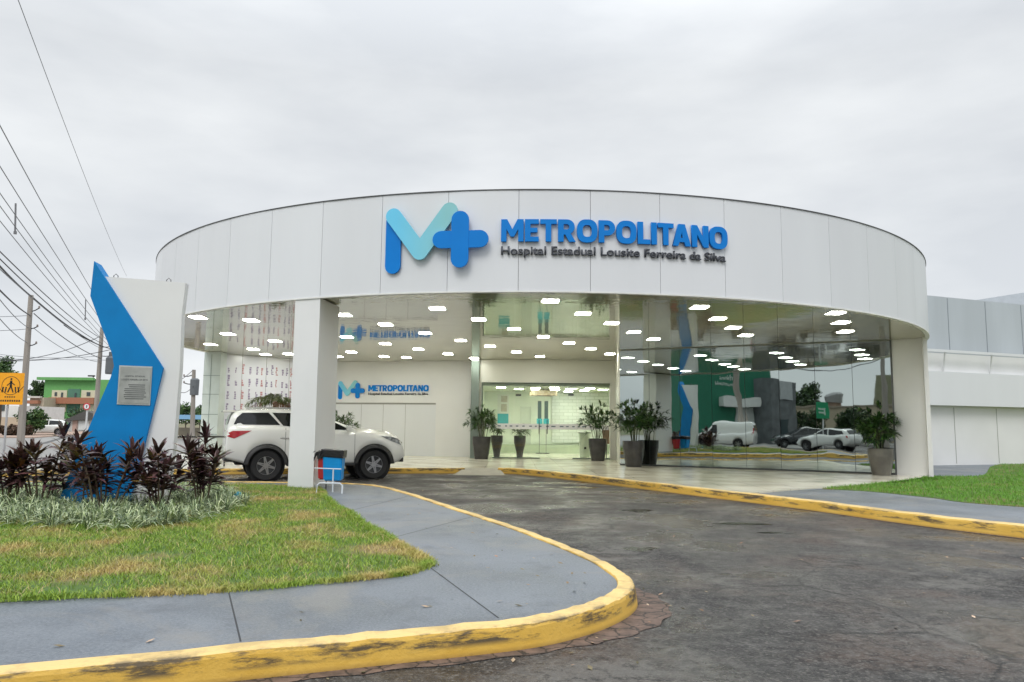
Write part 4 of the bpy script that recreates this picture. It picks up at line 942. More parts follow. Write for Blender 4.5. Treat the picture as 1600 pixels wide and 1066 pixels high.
# palm at the film covered wall
rg = random.Random(77); pp = D(426, 700, 27.0); PT = thing('palm', 'feathery palm with brown lower fronds before the film wrapped wall', 'palm', (pp.x, pp.y, FLOOR))
bm = bmesh.new(); tube(bm, [(0, 0, 0), (.03, 0, 1.1), (0, 0, 2.0)], .08, 8, .05); finish('trunk', bm, STALK, PT)
gm, bm_ = bmesh.new(), bmesh.new()
for k in range(15):
    az = k * 2.4 + rg.random() * .5; el = R_(rg.uniform(15, 80)); L_ = .95 + .5 * rg.random(); T = bm_ if el < R_(42) else gm
    prev = None
    for i in range(17):
        t = i / 16; q = Vector((math.cos(az) * math.cos(el) * L_ * t, math.sin(az) * math.cos(el) * L_ * t, 2.0 + math.sin(el) * L_ * t - .75 * L_ * t * t))
        if i > 2: strap_leaves(T, q, 5, .34 * (1.1 - t * .5), .028, R_(-60), R_(15), rg, .3, seg=2, az0=az - 1.5, az1=az + 1.5)
finish('fronds', gm, mat('palm_frond_olive', (.07, .10, .025), .5, island=.6), PT, angle='keep'); finish('dry_fronds', bm_, mat('palm_frond_brown', (.16, .085, .05), .7, island=.4), PT, angle='keep')

# ================================================================== VEHICLES
PAINTW = mat('white_car_paint', (.80, .80, .77), .22, var=.01, coat=.6); TINT = mat('tinted_glass', (.008, .010, .011), .06, spec=.7, var=.05)
TRIM = mat('black_plastic_trim', (.02, .02, .021), .55); RIM = mat('alloy_rim', (.36, .36, .37), .3, metal=.85); TAIL = mat('red_lamp_lens', (.42, .015, .02), .15, coat=.6)
HEADL = mat('headlamp_lens', (.42, .44, .46), .1, col2=(.08, .09, .1), scale=9, coat=.8); CHROME = mat('chrome', (.7, .7, .72), .12, metal=1)
def ip(pts, x):
    return float(np.interp(x, [p[0] for p in pts], [p[1] for p in pts]))
SUV = dict(x0=-2.36, x1=2.26, W=1.86, xr=-1.375, xf=1.40, wr=.385, ra=.50, sill=.43, zb=[(-2.36, .56), (-2.0, .47), (-1.9, .43), (1.9, .40), (2.26, .50)],
           belt=[(-2.36, 1.10), (-2.33, 1.34), (-2.2, 1.40), (-.9, 1.385), (-.55, 1.31), (.9, 1.27), (1.3, 1.24), (1.85, 1.17), (2.08, 1.10), (2.2, .98), (2.26, .80)],
           hood=.10, roof=[(-2.34, 1.40), (-2.29, 1.62), (-2.20, 1.74), (-2.0, 1.795), (-1.2, 1.83), (-.4, 1.81), (-.15, 1.77), (.93, 1.31)], k=.26, ws=(-.12, .90), rg_=(-2.335, -2.22),
           wins=[('quarter_window', [(-2.20, 1.425), (-2.13, 1.60), (-2.0, 1.72), (-1.36, 1.735), (-1.06, 1.415)]), ('side_window', [(-.99, 1.40), (-1.27, 1.735), (-.51, 1.73), (-.51, 1.335), (-.8, 1.38)]),
                 ('window_pillar', [(-.515, 1.33), (-.515, 1.73), (-.435, 1.73), (-.435, 1.325)]), ('side_window', [(-.43, 1.325), (-.43, 1.72), (-.10, 1.70), (.76, 1.30)])], spoiler=True, clad=True, rail=True,
           head=[(1.55, 1.15), (1.80, 1.03), (2.16, .90), (2.2, .98), (2.05, 1.08), (1.85, 1.13)], tail=[(-2.35, 1.26), (-2.34, 1.12), (-2.18, 1.07), (-1.95, 1.18), (-1.76, 1.27)])
HATCH = dict(x0=-2.05, x1=2.0, W=1.76, xr=-1.25, xf=1.27, wr=.31, ra=.37, sill=.25, zb=[(-2.05, .40), (-1.8, .25), (1.7, .22), (2.0, .34)],
             belt=[(-2.05, .78), (-2.0, .98), (-1.5, 1.02), (.75, .93), (1.2, .88), (1.75, .76), (2.0, .55)], hood=.08, roof=[(-1.98, 1.0), (-1.75, 1.32), (-1.4, 1.46), (-.5, 1.51), (.0, 1.47), (.85, .97)], k=.3, ws=(.02, .82), rg_=(-1.96, -1.72),
             wins=[('side_window', [(-1.62, 1.05), (-1.42, 1.36), (-.45, 1.42), (-.45, .99)]), ('side_window', [(-.37, .985), (-.37, 1.42), (.0, 1.38), (.66, .97)])], head=[(1.4, .80), (1.85, .66), (1.93, .74), (1.65, .83)], tail=[(-2.03, .92), (-2.03, .74), (-1.85, .80), (-1.8, .95)])
VAN = dict(x0=-2.1, x1=2.05, W=1.80, xr=-1.3, xf=1.33, wr=.32, ra=.38, sill=.27, zb=[(-2.1, .38), (-1.9, .27), (1.7, .24), (2.05, .36)],
           belt=[(-2.1, .9), (-2.06, 1.08), (.9, 1.05), (1.4, .98), (1.85, .80), (2.05, .55)], hood=.08, roof=[(-2.08, 1.08), (-2.03, 1.72), (-1.9, 1.84), (-.2, 1.86), (.25, 1.78), (1.1, 1.08)], k=.12, ws=(.28, 1.05), rg_=(-2.08, -2.04),
           wins=[('side_window', [(.05, 1.1), (.05, 1.58), (.35, 1.56), (.9, 1.1)])], head=[(1.5, .88), (1.9, .70), (1.97, .8), (1.75, .92)], tail=[(-2.09, 1.3), (-2.09, .9), (-2.0, .9), (-2.0, 1.3)])
def car(name, label, cat, S_, loc, rz, paint, simple=False, group=None):
    t = thing(name, label, cat, loc, rz, group); W2 = S_['W'] / 2; x0, x1 = S_['x0'], S_['x1']
    def wx(x):
        a = max(0, (x - (x1 - .75)) / .75); b = max(0, ((x0 + .45) - x) / .45); return W2 * (1 - .22 * a ** 2.2 - .10 * b ** 2.2)
    def low(x):
        z = ip(S_['zb'], x)
        for xw in (S_['xr'], S_['xf']):
            if abs(x - xw) < S_['ra']: z = max(z, S_['wr'] + math.sqrt(S_['ra'] ** 2 - (x - xw) ** 2))
        return z
    def sec(x):
        w_, zl, zt = wx(x), low(x), ip(S_['belt'], x); zl = min(zl, zt - .12); h = zt - zl; e = min(1, (x1 - x) / .3, (x - x0) / .12)
        inb = S_['roof'][0][0] < x < S_['roof'][-1][0]; hd = S_['hood'] if not inb else .02
        return [(w_ - .05, zl), (w_ - .005, zl + min(.07, h * .2)), (w_ + .012, zl + h * .42), (w_ - .002, zl + h * .66), (w_ - .012, zt - .11 if h > .3 else zl + h * .8), (w_ - .05, zt - .03), (w_ - .12, zt), (w_ * .62, zt + hd * .75 * max(0, e)), (0, zt + hd * max(0, e))]
    xs = sorted(set([x0, x0 + .02, x0 + .06] + list(np.linspace(x0 + .1, x1 - .1, 70)) + [x1 - .05, x1 - .02, x1] + [xw + S_['ra'] * math.cos(R_(a)) for xw in (S_['xr'], S_['xf']) for a in range(0, 181, 9)]))
    bm = bmesh.new(); rows = []
    for x in xs:
        s_ = sec(x); L_ = [bm.verts.new((x, y, z)) for y, z in s_]; Rr = [bm.verts.new((x, -y, z)) for y, z in s_[:-1]][::-1]; rows.append(L_ + Rr)
    for A, B in zip(rows, rows[1:]):
        for k in range(len(A) - 1): bm.faces.new((A[k], A[k + 1], B[k + 1], B[k]))
        bm.faces.new((A[0], B[0], B[-1], A[-1]))
    bm.faces.new(rows[0]); bm.faces.new(rows[-1]); body = finish('body', bm, paint, t, smooth=True)
    body.data.shade_smooth() if hasattr(body.data, 'shade_smooth') else None
    def gy(x, z): return wx(x) - .11 - S_['k'] * (z - ip(S_['belt'], x))
    rf = S_['roof']; bm = bmesh.new(); rows = []
    for x in np.linspace(rf[0][0], rf[-1][0], 44):
        zb_, zr = ip(S_['belt'], x) - .03, max(ip(rf, x), ip(S_['belt'], x) + .0); h = zr - zb_
        s_ = [(gy(x, zb_), zb_), (gy(x, zb_ + h * .5), zb_ + h * .5), (gy(x, zr - h * .14), zr - h * .14), (gy(x, zr - h * .03) - .05 * min(1, h * 3), zr - h * .03), (gy(x, zr) - .16 * min(1, h * 3), zr), (0, zr + .025 * min(1, h * 3))]
        rows.append([bm.verts.new((x, y, z)) for y, z in s_] + [bm.verts.new((x, -y, z)) for y, z in s_[:-1]][::-1])
    for A, B in zip(rows, rows[1:]):
        for k in range(len(A) - 1): bm.faces.new((A[k], A[k + 1], B[k + 1], B[k]))
    bm.faces.new(rows[0]); bm.faces.new(rows[-1]); cab = finish('cabin', bm, paint, t, smooth=True)
    def patch(nm, poly, yf, m, off, par, both=True, label=None):
        for sd_ in ((-1, 1) if both else (-1,)):
            bm = bmesh.new(); bm.faces.new([bm.verts.new((p[0], 0, p[1])) for p in poly]); bm.normal_update(); bmesh.ops.triangulate(bm, faces=bm.faces[:])
            for _ in range(2): bmesh.ops.subdivide_edges(bm, edges=[e for e in bm.edges if e.calc_length() > .12], cuts=1); bmesh.ops.triangulate(bm, faces=bm.faces[:])
            base = list(bm.verts)
            for v in base: v.co.y = sd_ * (yf(v.co.x, v.co.z) + off)
            finish(nm, bm, m, par)
    for nm, poly in S_['wins']: patch(nm, poly, gy, TINT, .006, cab)
    def sy(x, z):
        s_ = sec(x); return float(np.interp(z, [q[1] for q in s_[:7]], [q[0] for q in s_[:7]]))
    patch('headlight', S_['head'], sy, HEADL, .008, t); patch('taillight', S_['tail'], sy, TAIL, .010, t)
    # windscreen and rear window follow the roofline
    for nm, (a, b) in (('windscreen', S_['ws']), ('rear_window', S_['rg_'])):
        bm = bmesh.new(); rows = []
        for x in np.linspace(a, b, 7):
            z = ip(rf, x); ddx = ip(rf, x + .02) - ip(rf, x - .02); nrm_ = Vector((-ddx, 0, .04)).normalized() * .015; y = max(.2, gy(x, z) - .07); rows.append([bm.verts.new(Vector((x, yy, z + .02 * (1 - (yy / y) ** 2) * .5)) + nrm_) for yy in np.linspace(-y, y, 7)])
        for A, B in zip(rows, rows[1:]):
            for k in range(6): bm.faces.new((A[k], A[k + 1], B[k + 1], B[k]))
        finish(nm, bm, TINT, cab, smooth=True)
    bm = bmesh.new(); box(bm, ((x0 + x1) / 2, 0, S_['sill'] + .12), (x1 - x0 - .5, S_['W'] - .42, .30)); finish('underbody', bm, BLACK, t)
    for xw in (S_['xr'], S_['xf']):
        for sd_ in (-1, 1):
            r = S_['wr']; yc = sd_ * (W2 - .13); wt = thing('x', None, None); wt.name = 'wheel'; wt.parent = t; wt.location = (xw, yc, r)
            bm = bmesh.new(); lathe(bm, [(r * .60, -.10), (r * .93, -.115), (r, -.085), (r, .085), (r * .93, .115), (r * .60, .10)], n=36, axis='Y', cap=False); finish('tyre', bm, BLACK, wt, smooth=False)
            bm = bmesh.new(); lathe(bm, [(r * .63, sd_ * -.1), (r * .63, sd_ * .06), (r * .58, sd_ * .065), (r * .10, sd_ * .04)], n=32, axis='Y'); finish('rim_well', bm, DARKM, wt)
            bm = bmesh.new(); ns_ = 6
            for k in range(ns_):
                a = 2 * math.pi * k / ns_ + .3
                for q_ in (-.13, .13): vs_ = box(bm, (r * .36, sd_ * .082, r * q_ * .55), (r * .48, .02, r * .075)); bmesh.ops.rotate(bm, cent=(0, 0, 0), matrix=Matrix.Rotation(a + q_ * .6, 3, 'Y'), verts=vs_)
            lathe(bm, [(r * .16, sd_ * .07), (r * .15, sd_ * .10), (r * .05, sd_ * .10)], n=16, axis='Y'); lathe(bm, [(r * .64, sd_ * .06), (r * .64, sd_ * .098), (r * .585, sd_ * .098), (r * .585, sd_ * .06)], n=36, axis='Y', cap=False); finish('rim', bm, RIM, wt)
            if not simple:
                bm = bmesh.new(); rows = []
                for a in np.linspace(-18, 198, 28):
                    c, s_ = math.cos(R_(a)), math.sin(R_(a)); zmin = S_['sill'] - .03; row = []
                    for rr in (S_['ra'] - .055, S_['ra'] + .055):
                        X, Z = xw + rr * c, max(zmin, r + rr * s_); row += [(X, sd_ * (wx(X) + (.028 if rr < S_['ra'] else .014)), Z)]
                    row.append((xw + (S_['ra'] - .055) * c, sd_ * (W2 - .2), max(zmin, r + (S_['ra'] - .055) * s_))); rows.append([bm.verts.new(v) for v in row])
                for A, B in zip(rows, rows[1:]):
                    for k in range(2): bm.faces.new((A[k], A[k + 1], B[k + 1], B[k]))
                if S_.get('clad'): finish('wheel_arch', bm, TRIM, t, smooth=True)
                else: bm.free()
            bm = bmesh.new(); lathe(bm, [(S_['ra'] - .02, -.14), (S_['ra'] - .02, .14)], (xw, yc - sd_ * .16, r), n=28, axis='Y'); finish('wheel_well', bm, BLACK, t)
    for sd_ in (-1, 1):
        bm = bmesh.new(); xm = S_['ws'][1] - .22; box(bm, (xm, sd_ * (W2 + .06), ip(S_['belt'], xm) + .07), (.12, .20, .15), bev=.03); finish('side_mirror', bm, paint, t)
        if not simple:
            bm = bmesh.new(); box(bm, (.0, sd_ * (W2 - .03), S_['sill'] - .03), (1.75, .16, .07), bev=.015); finish('running_board', bm, TRIM, t)
            bm = bmesh.new()
            for x in (-.95, -.02): box(bm, (x, sd_ * (W2 - .0), 1.08), (.22, .03, .035), bev=.01)
            finish('door_handle', bm, CHROME, t)
            bm = bmesh.new()
            for x, za, zb2 in ((.86, .47, 1.2), (-.48, .47, 1.28), (-.93, .62, 1.34)):
                for k in range(8):
                    z = za + (zb2 - za) * (k + .5) / 8; box(bm, (x, sd_ * (sy(x, z) + .001), z), (.009, .006, (zb2 - za) / 8))
            finish('door_seam', bm, TRIM, t)
            bm = bmesh.new(); tube(bm, [(-1.95, sd_ * .66, 1.80), (-1.9, sd_ * .66, 1.855), (-.6, sd_ * .66, 1.865), (-.45, sd_ * .66, 1.82)], .016, 6); finish('roof_rail', bm, ALU, t)
            bm = bmesh.new(); box(bm, (-2.30, sd_ * .80, .70), (.05, .14, .04)); finish('reflector', bm, TAIL, t)
            bm = bmesh.new(); box(bm, (2.02, sd_ * .74, .68), (.16, .10, .18), bev=.03); finish('fog_lamp_surround', bm, TRIM, t)
    if not simple:
        bm = bmesh.new(); box(bm, (-2.32, 0, 1.76), (.30, 1.36, .045), bev=.015); finish('roof_spoiler', bm, paint, t)
        bm = bmesh.new(); box(bm, (2.235, 0, .82), (.05, 1.0, .32), bev=.02); finish('grille', bm, TRIM, t)
        bm = bmesh.new(); box(bm, (2.10, 0, .50), (.3, 1.5, .12), bev=.03); finish('front_bumper', bm, TRIM, t)
        bm = bmesh.new(); box(bm, (-2.24, 0, .53), (.3, 1.6, .10), bev=.03); finish('rear_bumper', bm, TRIM, t)
    return t
n0, n1 = Vector((-6.22, 19.55)), Vector((-3.72, 20.60)); cd = (n1 - n0).normalized(); yaw = math.atan2(cd.y, cd.x); midw = (n0 + n1) / 2 + Vector((-cd.y, cd.x)) * (.93 - .05) - cd * ((SUV['xr'] + SUV['xf']) / 2)
car('parked_car', 'white sport utility car parked under the canopy behind the white column', 'car', SUV, (midw.x, midw.y, .0), yaw, PAINTW)

# ================================================================== LITTER BINS
p = D(514, 760, 14.9); BN = thing('bin_stand', 'white tube stand with crossbar and foot hoop carrying the red and blue bins', 'bin stand', (p.x, p.y, .155))
STW = mat('white_tube_paint', (.62, .66, .70), .4)
def px14(px, d=14.9): return D(px, 740, d).x - p.x
bm = bmesh.new(); zz = lambda py, d: D(520, py, d).z - .155
tube(bm, [(px14(491), -.0, zz(732, 14.9)), (px14(533), 0, zz(733, 14.9))], .012, 6); finish('crossbar', bm, STW, BN)
bm = bmesh.new(); tube(bm, [(px14(521), -.02, 0), (px14(521), -.02, zz(732, 14.9))], .014, 6); finish('post', bm, STW, BN)
bm = bmesh.new(); tube(bm, [(px14(502), -.32, 0), (px14(502), -.28, .15), (px14(505.5), -.27, .19), (px14(536.5), -.27, .19), (px14(540.5), -.28, .15), (px14(541), -.32, 0)], .016, 8); finish('foot_hoop', bm, STW, BN)
bm = bmesh.new(); tube(bm, [(px14(502), .42, 0), (px14(502), .42, zz(732, 14.9))], .012, 6); finish('rear_post', bm, DARKM, BN)
def bin_(name, label, x0, x1, d, z0, z1, m, dy):
    t = thing('waste_bin', label, 'bin', ((x0 + x1) / 2, d, z0)); w_ = (x1 - x0); h = z1 - z0; bm = bmesh.new()
    A = [bm.verts.new((sx * w_ / 2 * .86, sy_ * dy / 2 * .86, 0)) for sx, sy_ in ((-1, -1), (1, -1), (1, 1), (-1, 1))]; B = [bm.verts.new((sx * w_ / 2, sy_ * dy / 2, h)) for sx, sy_ in ((-1, -1), (1, -1), (1, 1), (-1, 1))]
    bm.faces.new(A[::-1]); bm.faces.new(B)
    for i in range(4): bm.faces.new((A[i], A[(i + 1) % 4], B[(i + 1) % 4], B[i]))
    bmesh.ops.bevel(bm, geom=bm.edges[:], offset=.025, segments=3, affect='EDGES'); finish('tub', bm, m, t)
    bm = bmesh.new(); bg_ = mat('black_bin_bag', (.015, .015, .017), .3, bump=.5, bscale=25); box(bm, (0, 0, h - .05), (w_ + .03, dy + .03, .15), bev=.02)
    for v in bm.verts: v.co += Vector((math.sin(v.co.z * 90 + v.co.x * 50) * .012, math.sin(v.co.x * 60) * .012, math.sin(v.co.x * 35 + v.co.y * 20) * .018))
    rq = random.Random(4); strap_leaves(bm, (-w_ / 2, -dy / 2, h), 5, .14, .05, -1.0, .9, rq, .7, az0=2.4, az1=4.2); finish('bin_bag', bm, bg_, t); return t
bx = lambda px, d: D(px, 740, d).x
bin_('b', 'blue open waste bin with black bag hanging on the white stand', bx(502, 14.95), bx(534, 14.95), 15.12, D(518, 752, 14.95).z, D(518, 705, 14.95).z, mat('blue_plastic', (.0, .26, .62), .4), .3)
bin_('r', 'red waste bin with black bag left of the blue bin', bx(494, 15.3), bx(504, 15.3) + .15, 15.50, D(498, 750, 15.3).z, D(498, 706, 15.3).z, mat('red_plastic', (.48, .03, .03), .4), .3)

p = G(369, 783, .19); t = thing('litter', 'crumpled white and teal plastic bag lying at the edge of the flower bed', 'litter', p); rq = random.Random(2)
for nm, off_, m_, sc_ in (('white_part', 0, mat('white_plastic', (.7, .72, .72), .4), .09), ('teal_part', .08, mat('teal_plastic', (.02, .25, .33), .4), .06)):
    bm = bmesh.new(); bmesh.ops.create_icosphere(bm, subdivisions=2, radius=sc_)
    for v in bm.verts: v.co *= rq.uniform(.6, 1.25); v.co.z *= .7; v.co += Vector((off_ * .4, 0, off_ + .03))
    finish(nm, bm, m_, t)

# ================================================================== LOBBY FURNISHINGS
t = thing('poster', 'wall poster with a teal block and beige shapes on the lobby wall', 'poster', D(788, 640, ly - .06)); a, b = D(777, 665, ly).x - t.location.x, D(795, 625, ly).x - t.location.x
bm = bmesh.new(); box(bm, ((a + b) / 2, .02, 0), (b - a, .03, 1.45)); finish('board', bm, mat('poster_white', (.75, .76, .72), .5), t)
bm = bmesh.new(); box(bm, ((a + b) / 2, .0, -.45), (b - a - .02, .012, .5)); finish('teal_block', bm, mat('teal_print', (.02, .34, .40), .5), t)
bm = bmesh.new(); box(bm, ((a + b) / 2 + .04, .0, .08), (.28, .012, .36), bev=.004); box(bm, ((a + b) / 2 + .05, .0, .5), (.3, .012, .3), bev=.004); finish('beige_block', bm, mat('beige_print', (.38, .33, .27), .5, col2=(.55, .5, .42), scale=6), t)
p = D(849, 612, 33.6); t = thing('pendant_lamp', 'round amber ring lamp hanging from the lobby ceiling', 'lamp', (p.x, p.y, lz)); bm = bmesh.new(); lathe(bm, [(.62, -.28), (.60, -.06), (.5, -.06), (.5, -.28)], n=28); finish('shade', bm, mat('amber_shade', (.42, .27, .14), .4, col2=(.62, .52, .36), scale=9), t)
bm = bmesh.new(); tube(bm, [(0, 0, 0), (0, 0, -.12)], .03, 6); box(bm, (0, 0, -.07), (1.1, .05, .03)); finish('mount', bm, DARKM, t)
for px, lb in ((843, 'left dark narrow vertical banner hanging in the lobby'), (853.5, 'right dark narrow vertical banner hanging in the lobby')):
    p = D(px, 650, 35.6); t = thing('banner', lb, 'banner', (p.x, p.y, FLOOR)); bm = bmesh.new(); box(bm, (0, 0, 1.9), (.17, .03, 1.1)); finish('cloth', bm, mat('dark_banner', (.03, .06, .06), .6), t)
    bm = bmesh.new(); box(bm, (0, -.005, 1.42), (.26, .03, .4)); finish('teal_panel', bm, MATS['teal_print'], t); bm = bmesh.new(); tube(bm, [(0, .03, 0), (0, .03, 1.9)], .012, 6); box(bm, (0, .03, .02), (.3, .25, .03)); finish('pole', bm, DARKM, t)
for px, py, lb in ((810, 617.5, 'small dark air grille on the lobby wall, left one'), (892, 617, 'small dark air grille on the lobby wall, right one')):
    p = D(px, py, ly - .12); bm = bmesh.new(); box(bm, (0, 0, 0), (.26, .08, .09), bev=.01); o = finish('air_grille', bm, DARKM, None, loc=p); tag(o, lb, 'air grille')
p = D(913, 684, 32.3); t = thing('reception_stand', 'small pale reception stand with a dark top inside the lobby', 'desk', (p.x, p.y, FLOOR)); bm = bmesh.new(); box(bm, (0, 0, .5), (.42, .35, 1.0)); finish('body', bm, mat('pale_stand', (.66, .7, .6), .5), t)
bm = bmesh.new(); box(bm, (0, 0, 1.02), (.52, .42, .03)); finish('top', bm, mat('dark_top', (.08, .09, .08), .3), t); bm = bmesh.new(); box(bm, (.02, -.18, .38), (.09, .02, .09)); finish('socket', bm, DARKM, t)
p = D(948, 682, 31.6); t = thing('notice_board', 'brown panel standing behind the right planter in the lobby', 'board', (p.x, p.y, FLOOR)); bm = bmesh.new(); box(bm, (0, 0, .95), (.34, .05, .75)); finish('panel', bm, mat('brown_panel', (.26, .13, .08), .5), t); bm = bmesh.new(); tube(bm, [(0, .04, 0), (0, .04, 1.3)], .02, 6); finish('leg', bm, DARKM, t)

# ================================================================== LEFT BACKGROUND
TRUNKM = mat('tree_bark', (.10, .075, .055), .9, var=.2, bump=.3)
LEAFD = mat('dark_foliage', (.020, .048, .014), .6, island=.6, col2=(.04, .085, .02), scale=.6); LEAFM = mat('mid_foliage', (.035, .085, .02), .6, island=.6, col2=(.07, .14, .03), scale=.6)
def tree(loc, h, r, label, m=LEAFM, seed=1, n=2600, trunk=.35, size=.16, name='tree', grp=None, squash=.85, nclump=14):
    rg = random.Random(seed); t = thing(name, label, 'bush' if name == 'bush' else 'tree', loc, 0, grp)
    bm = bmesh.new(); tube(bm, [(0, 0, -.05), (.05 * h * .2, 0, h * trunk * .6), (0, 0, h * trunk * 1.3)], .035 * h * .6, 7, .02 * h * .6)
    cs, rs = [], []
    for k in range(nclump):
        a = rg.random() * 6.28; rr = r * .68 * math.sqrt(rg.random()); z = h * (trunk + (1 - trunk) * (.15 + .7 * rg.random())); f = 1 - .5 * abs((z / h - (trunk + .5 * (1 - trunk))) / (.5 * (1 - trunk))) ** 2
        c = (rr * f * math.cos(a), rr * f * math.sin(a), z); cs.append(c); rs.append(r * rg.uniform(.26, .45))
        if k < 6: tube(bm, [(0, 0, h * trunk * .8), (c[0] * .5, c[1] * .5, (h * trunk + c[2]) / 2), c], .012 * h * .7, 5, .004 * h)
    finish('trunk', bm, TRUNKM, t); leaf_cloud('crown', cs, rs, n, size, m, t, seed, squash, .35); return t
def zat(px, py, d): return D(px, py, d).z
def at(px, d, z=0): p = D(px, 660, d); return (p.x, p.y, z)
tree(at(-2, 75), zat(0, 552, 75), 2.2, 'rounded green tree top behind the yellow crossing sign', LEAFM, 3, 3000)
tree(at(55, 128), zat(55, 592, 128), 2.2, 'dark green tree between the utility pole and the green building', LEAFD, 4, 1800, size=.22)
tree(at(51, 70), zat(51, 640, 70), 1.5, 'round clipped green bush at the wall before the white parked car', LEAFM, 5, 2200, trunk=.12, name='bush', size=.13)
tree(at(132, 112), zat(132, 640, 112), 3.0, 'low green bushes before the green building', LEAFD, 6, 2000, trunk=.1, name='bush')
HEDGE = mat('brown_hedge_leaf', (.07, .045, .025), .7, island=.5)
for i, (px, lb) in enumerate(((12, 'brown leaved hedge clump under the yellow sign'), (38, 'brown leaved hedge clump right of the yellow sign post'))):
    tree(at(px, 68), zat(px, 664, 68), 1.1, lb, HEDGE, 8 + i, 1500, trunk=.1, name='bush', size=.12, squash=.7)
def bbox_house(name, label, px0, px1, d, h, m, dep=8):
    x0, x1 = D(px0, 660, d).x, D(px1, 660, d).x; t = thing(name, label, 'building', ((x0 + x1) / 2, d, 0)); bm = bmesh.new(); box(bm, (0, dep / 2, h / 2), (x1 - x0, dep, h)); finish('wall', bm, m, t); return t, (x0 + x1) / 2, d
def hpart(t, px0, px1, py0, py1, m, name, off=.05, d=None, th=.1):
    d = d or t.location.y; a, b = D(px0, py1, d), D(px1, py0, d); bm = bmesh.new(); box(bm, ((a.x + b.x) / 2 - t.location.x, -off, (a.z + b.z) / 2), (b.x - a.x, th, b.z - a.z)); return finish(name, bm, m, t)
GREENP = mat('green_house_paint', (.13, .36, .11), .7, var=.08); CRP = mat('cream_house_paint', (.60, .58, .42), .7); BRP = mat('brown_balcony_paint', (.36, .15, .085), .7); WND = mat('dark_window', (.05, .07, .075), .15)
t, _, _ = bbox_house('apartment_building', 'green three storey apartment building with cream walls and brown balconies', 65, 200, 120, zat(120, 593, 120), GREENP, 12)
hpart(t, 81, 105.5, 610, 622, CRP, 'upper_wall'); hpart(t, 127, 152, 610, 622, CRP, 'upper_wall'); hpart(t, 81, 104, 632, 643.5, CRP, 'lower_wall'); hpart(t, 125, 152, 632, 643.5, CRP, 'lower_wall')
hpart(t, 81, 152, 622, 631, BRP, 'balcony', .5, th=1.0); hpart(t, 106, 126, 608, 622, mat('green_recess', (.08, .2, .14), .6), 'recess', .03)
hpart(t, 104.5, 125, 632, 645, MATS['green_recess'], 'recess', .03)
for a, b, c, e in ((86, 90, 613, 619), (96, 99.5, 613.5, 621), (117, 120, 614, 622), (136, 142, 613, 619), (83, 88, 635, 641), (94, 97, 637, 643), (117, 120, 636, 643), (133, 139, 635, 641)): hpart(t, a, b, c, e, WND, 'window', .16, th=.04)
hpart(t, 62, 150, 590.6, 594, GREENP, 'parapet', .4, th=.8)
t, _, _ = bbox_house('house', 'low beige house between utility pole and the green building', 44, 66, 116, zat(55, 621, 116), mat('beige_house', (.50, .42, .32), .8)); hpart(t, 50, 58, 635, 641, WND, 'window'); hpart(t, 43, 66, 619.5, 622, mat('pale_parapet', (.6, .56, .5), .8), 'parapet', .3, th=.6); hpart(t, 46, 64, 626, 631, BRP, 'awning', .4, th=.7)
t, _, _ = bbox_house('house', 'white walled garage house with sloping dark roof by the road', 98, 165, 100, zat(120, 655, 100), mat('off_white_house', (.62, .60, .56), .8), 5)
bm = bmesh.new(); A = D(97, 658, 99.5), D(134, 642, 99.5), D(166, 654, 99.5); vv = [Vector((q.x - t.location.x, -.6, q.z)) for q in A]; v1 = [bm.verts.new(q) for q in vv]; v2 = [bm.verts.new(q + Vector((0, 6, 0))) for q in vv]
bm.faces.new(v1[::-1]); bm.faces.new(v2)
for i in range(3): bm.faces.new((v1[i], v1[(i + 1) % 3], v2[(i + 1) % 3], v2[i]))
finish('roof', bm, mat('dark_roof', (.08, .075, .07), .8), t); hpart(t, 113, 122, 656, 675, mat('pinkish_gate', (.50, .33, .27), .7), 'gate'); hpart(t, 123, 140, 658, 672, mat('white_gate', (.68, .68, .66), .6), 'gate'); hpart(t, 100, 110, 660, 675, mat('grey_gate', (.45, .46, .45), .6), 'gate')
t, _, _ = bbox_house('house', 'white low house behind the yellow crossing sign', -30, 33, 84, zat(10, 634, 84), mat('white_house', (.68, .68, .66), .8)); hpart(t, 0, 8, 632.5, 642, WND, 'window'); hpart(t, 29, 33, 636, 650, WND, 'window')
t, _, _ = bbox_house('house', 'beige boundary walled house left behind the hedge', -40, 46, 80, zat(10, 652, 80), mat('beige_wall', (.52, .43, .32), .85), 3)
p = at(14, 66); bm = bmesh.new(); q = [at(-60, 62)[:2], at(56, 62)[:2], at(180, 96)[:2], at(190, 105)[:2], at(40, 84)[:2], at(-60, 76)[:2]]
tag(sheet('pavement', q, .06, mat('reddish_pavement', (.34, .22, .16), .85, col2=(.42, .32, .26), scale=.5), thick=.1), kind=S)
car('parked_car', 'small white car parked far down the street left of the monument', 'car', HATCH, at(70, 73), R_(205), PAINTW, True)
# road stripe painted on the far street
bm = bmesh.new(); a, b = at(70, 48), at(120, 82); strip(bm, a, b, .35, .002); tag(finish('road_marking', bm, mat('faded_dark_seam', (.10, .10, .10), .8)), kind=S)
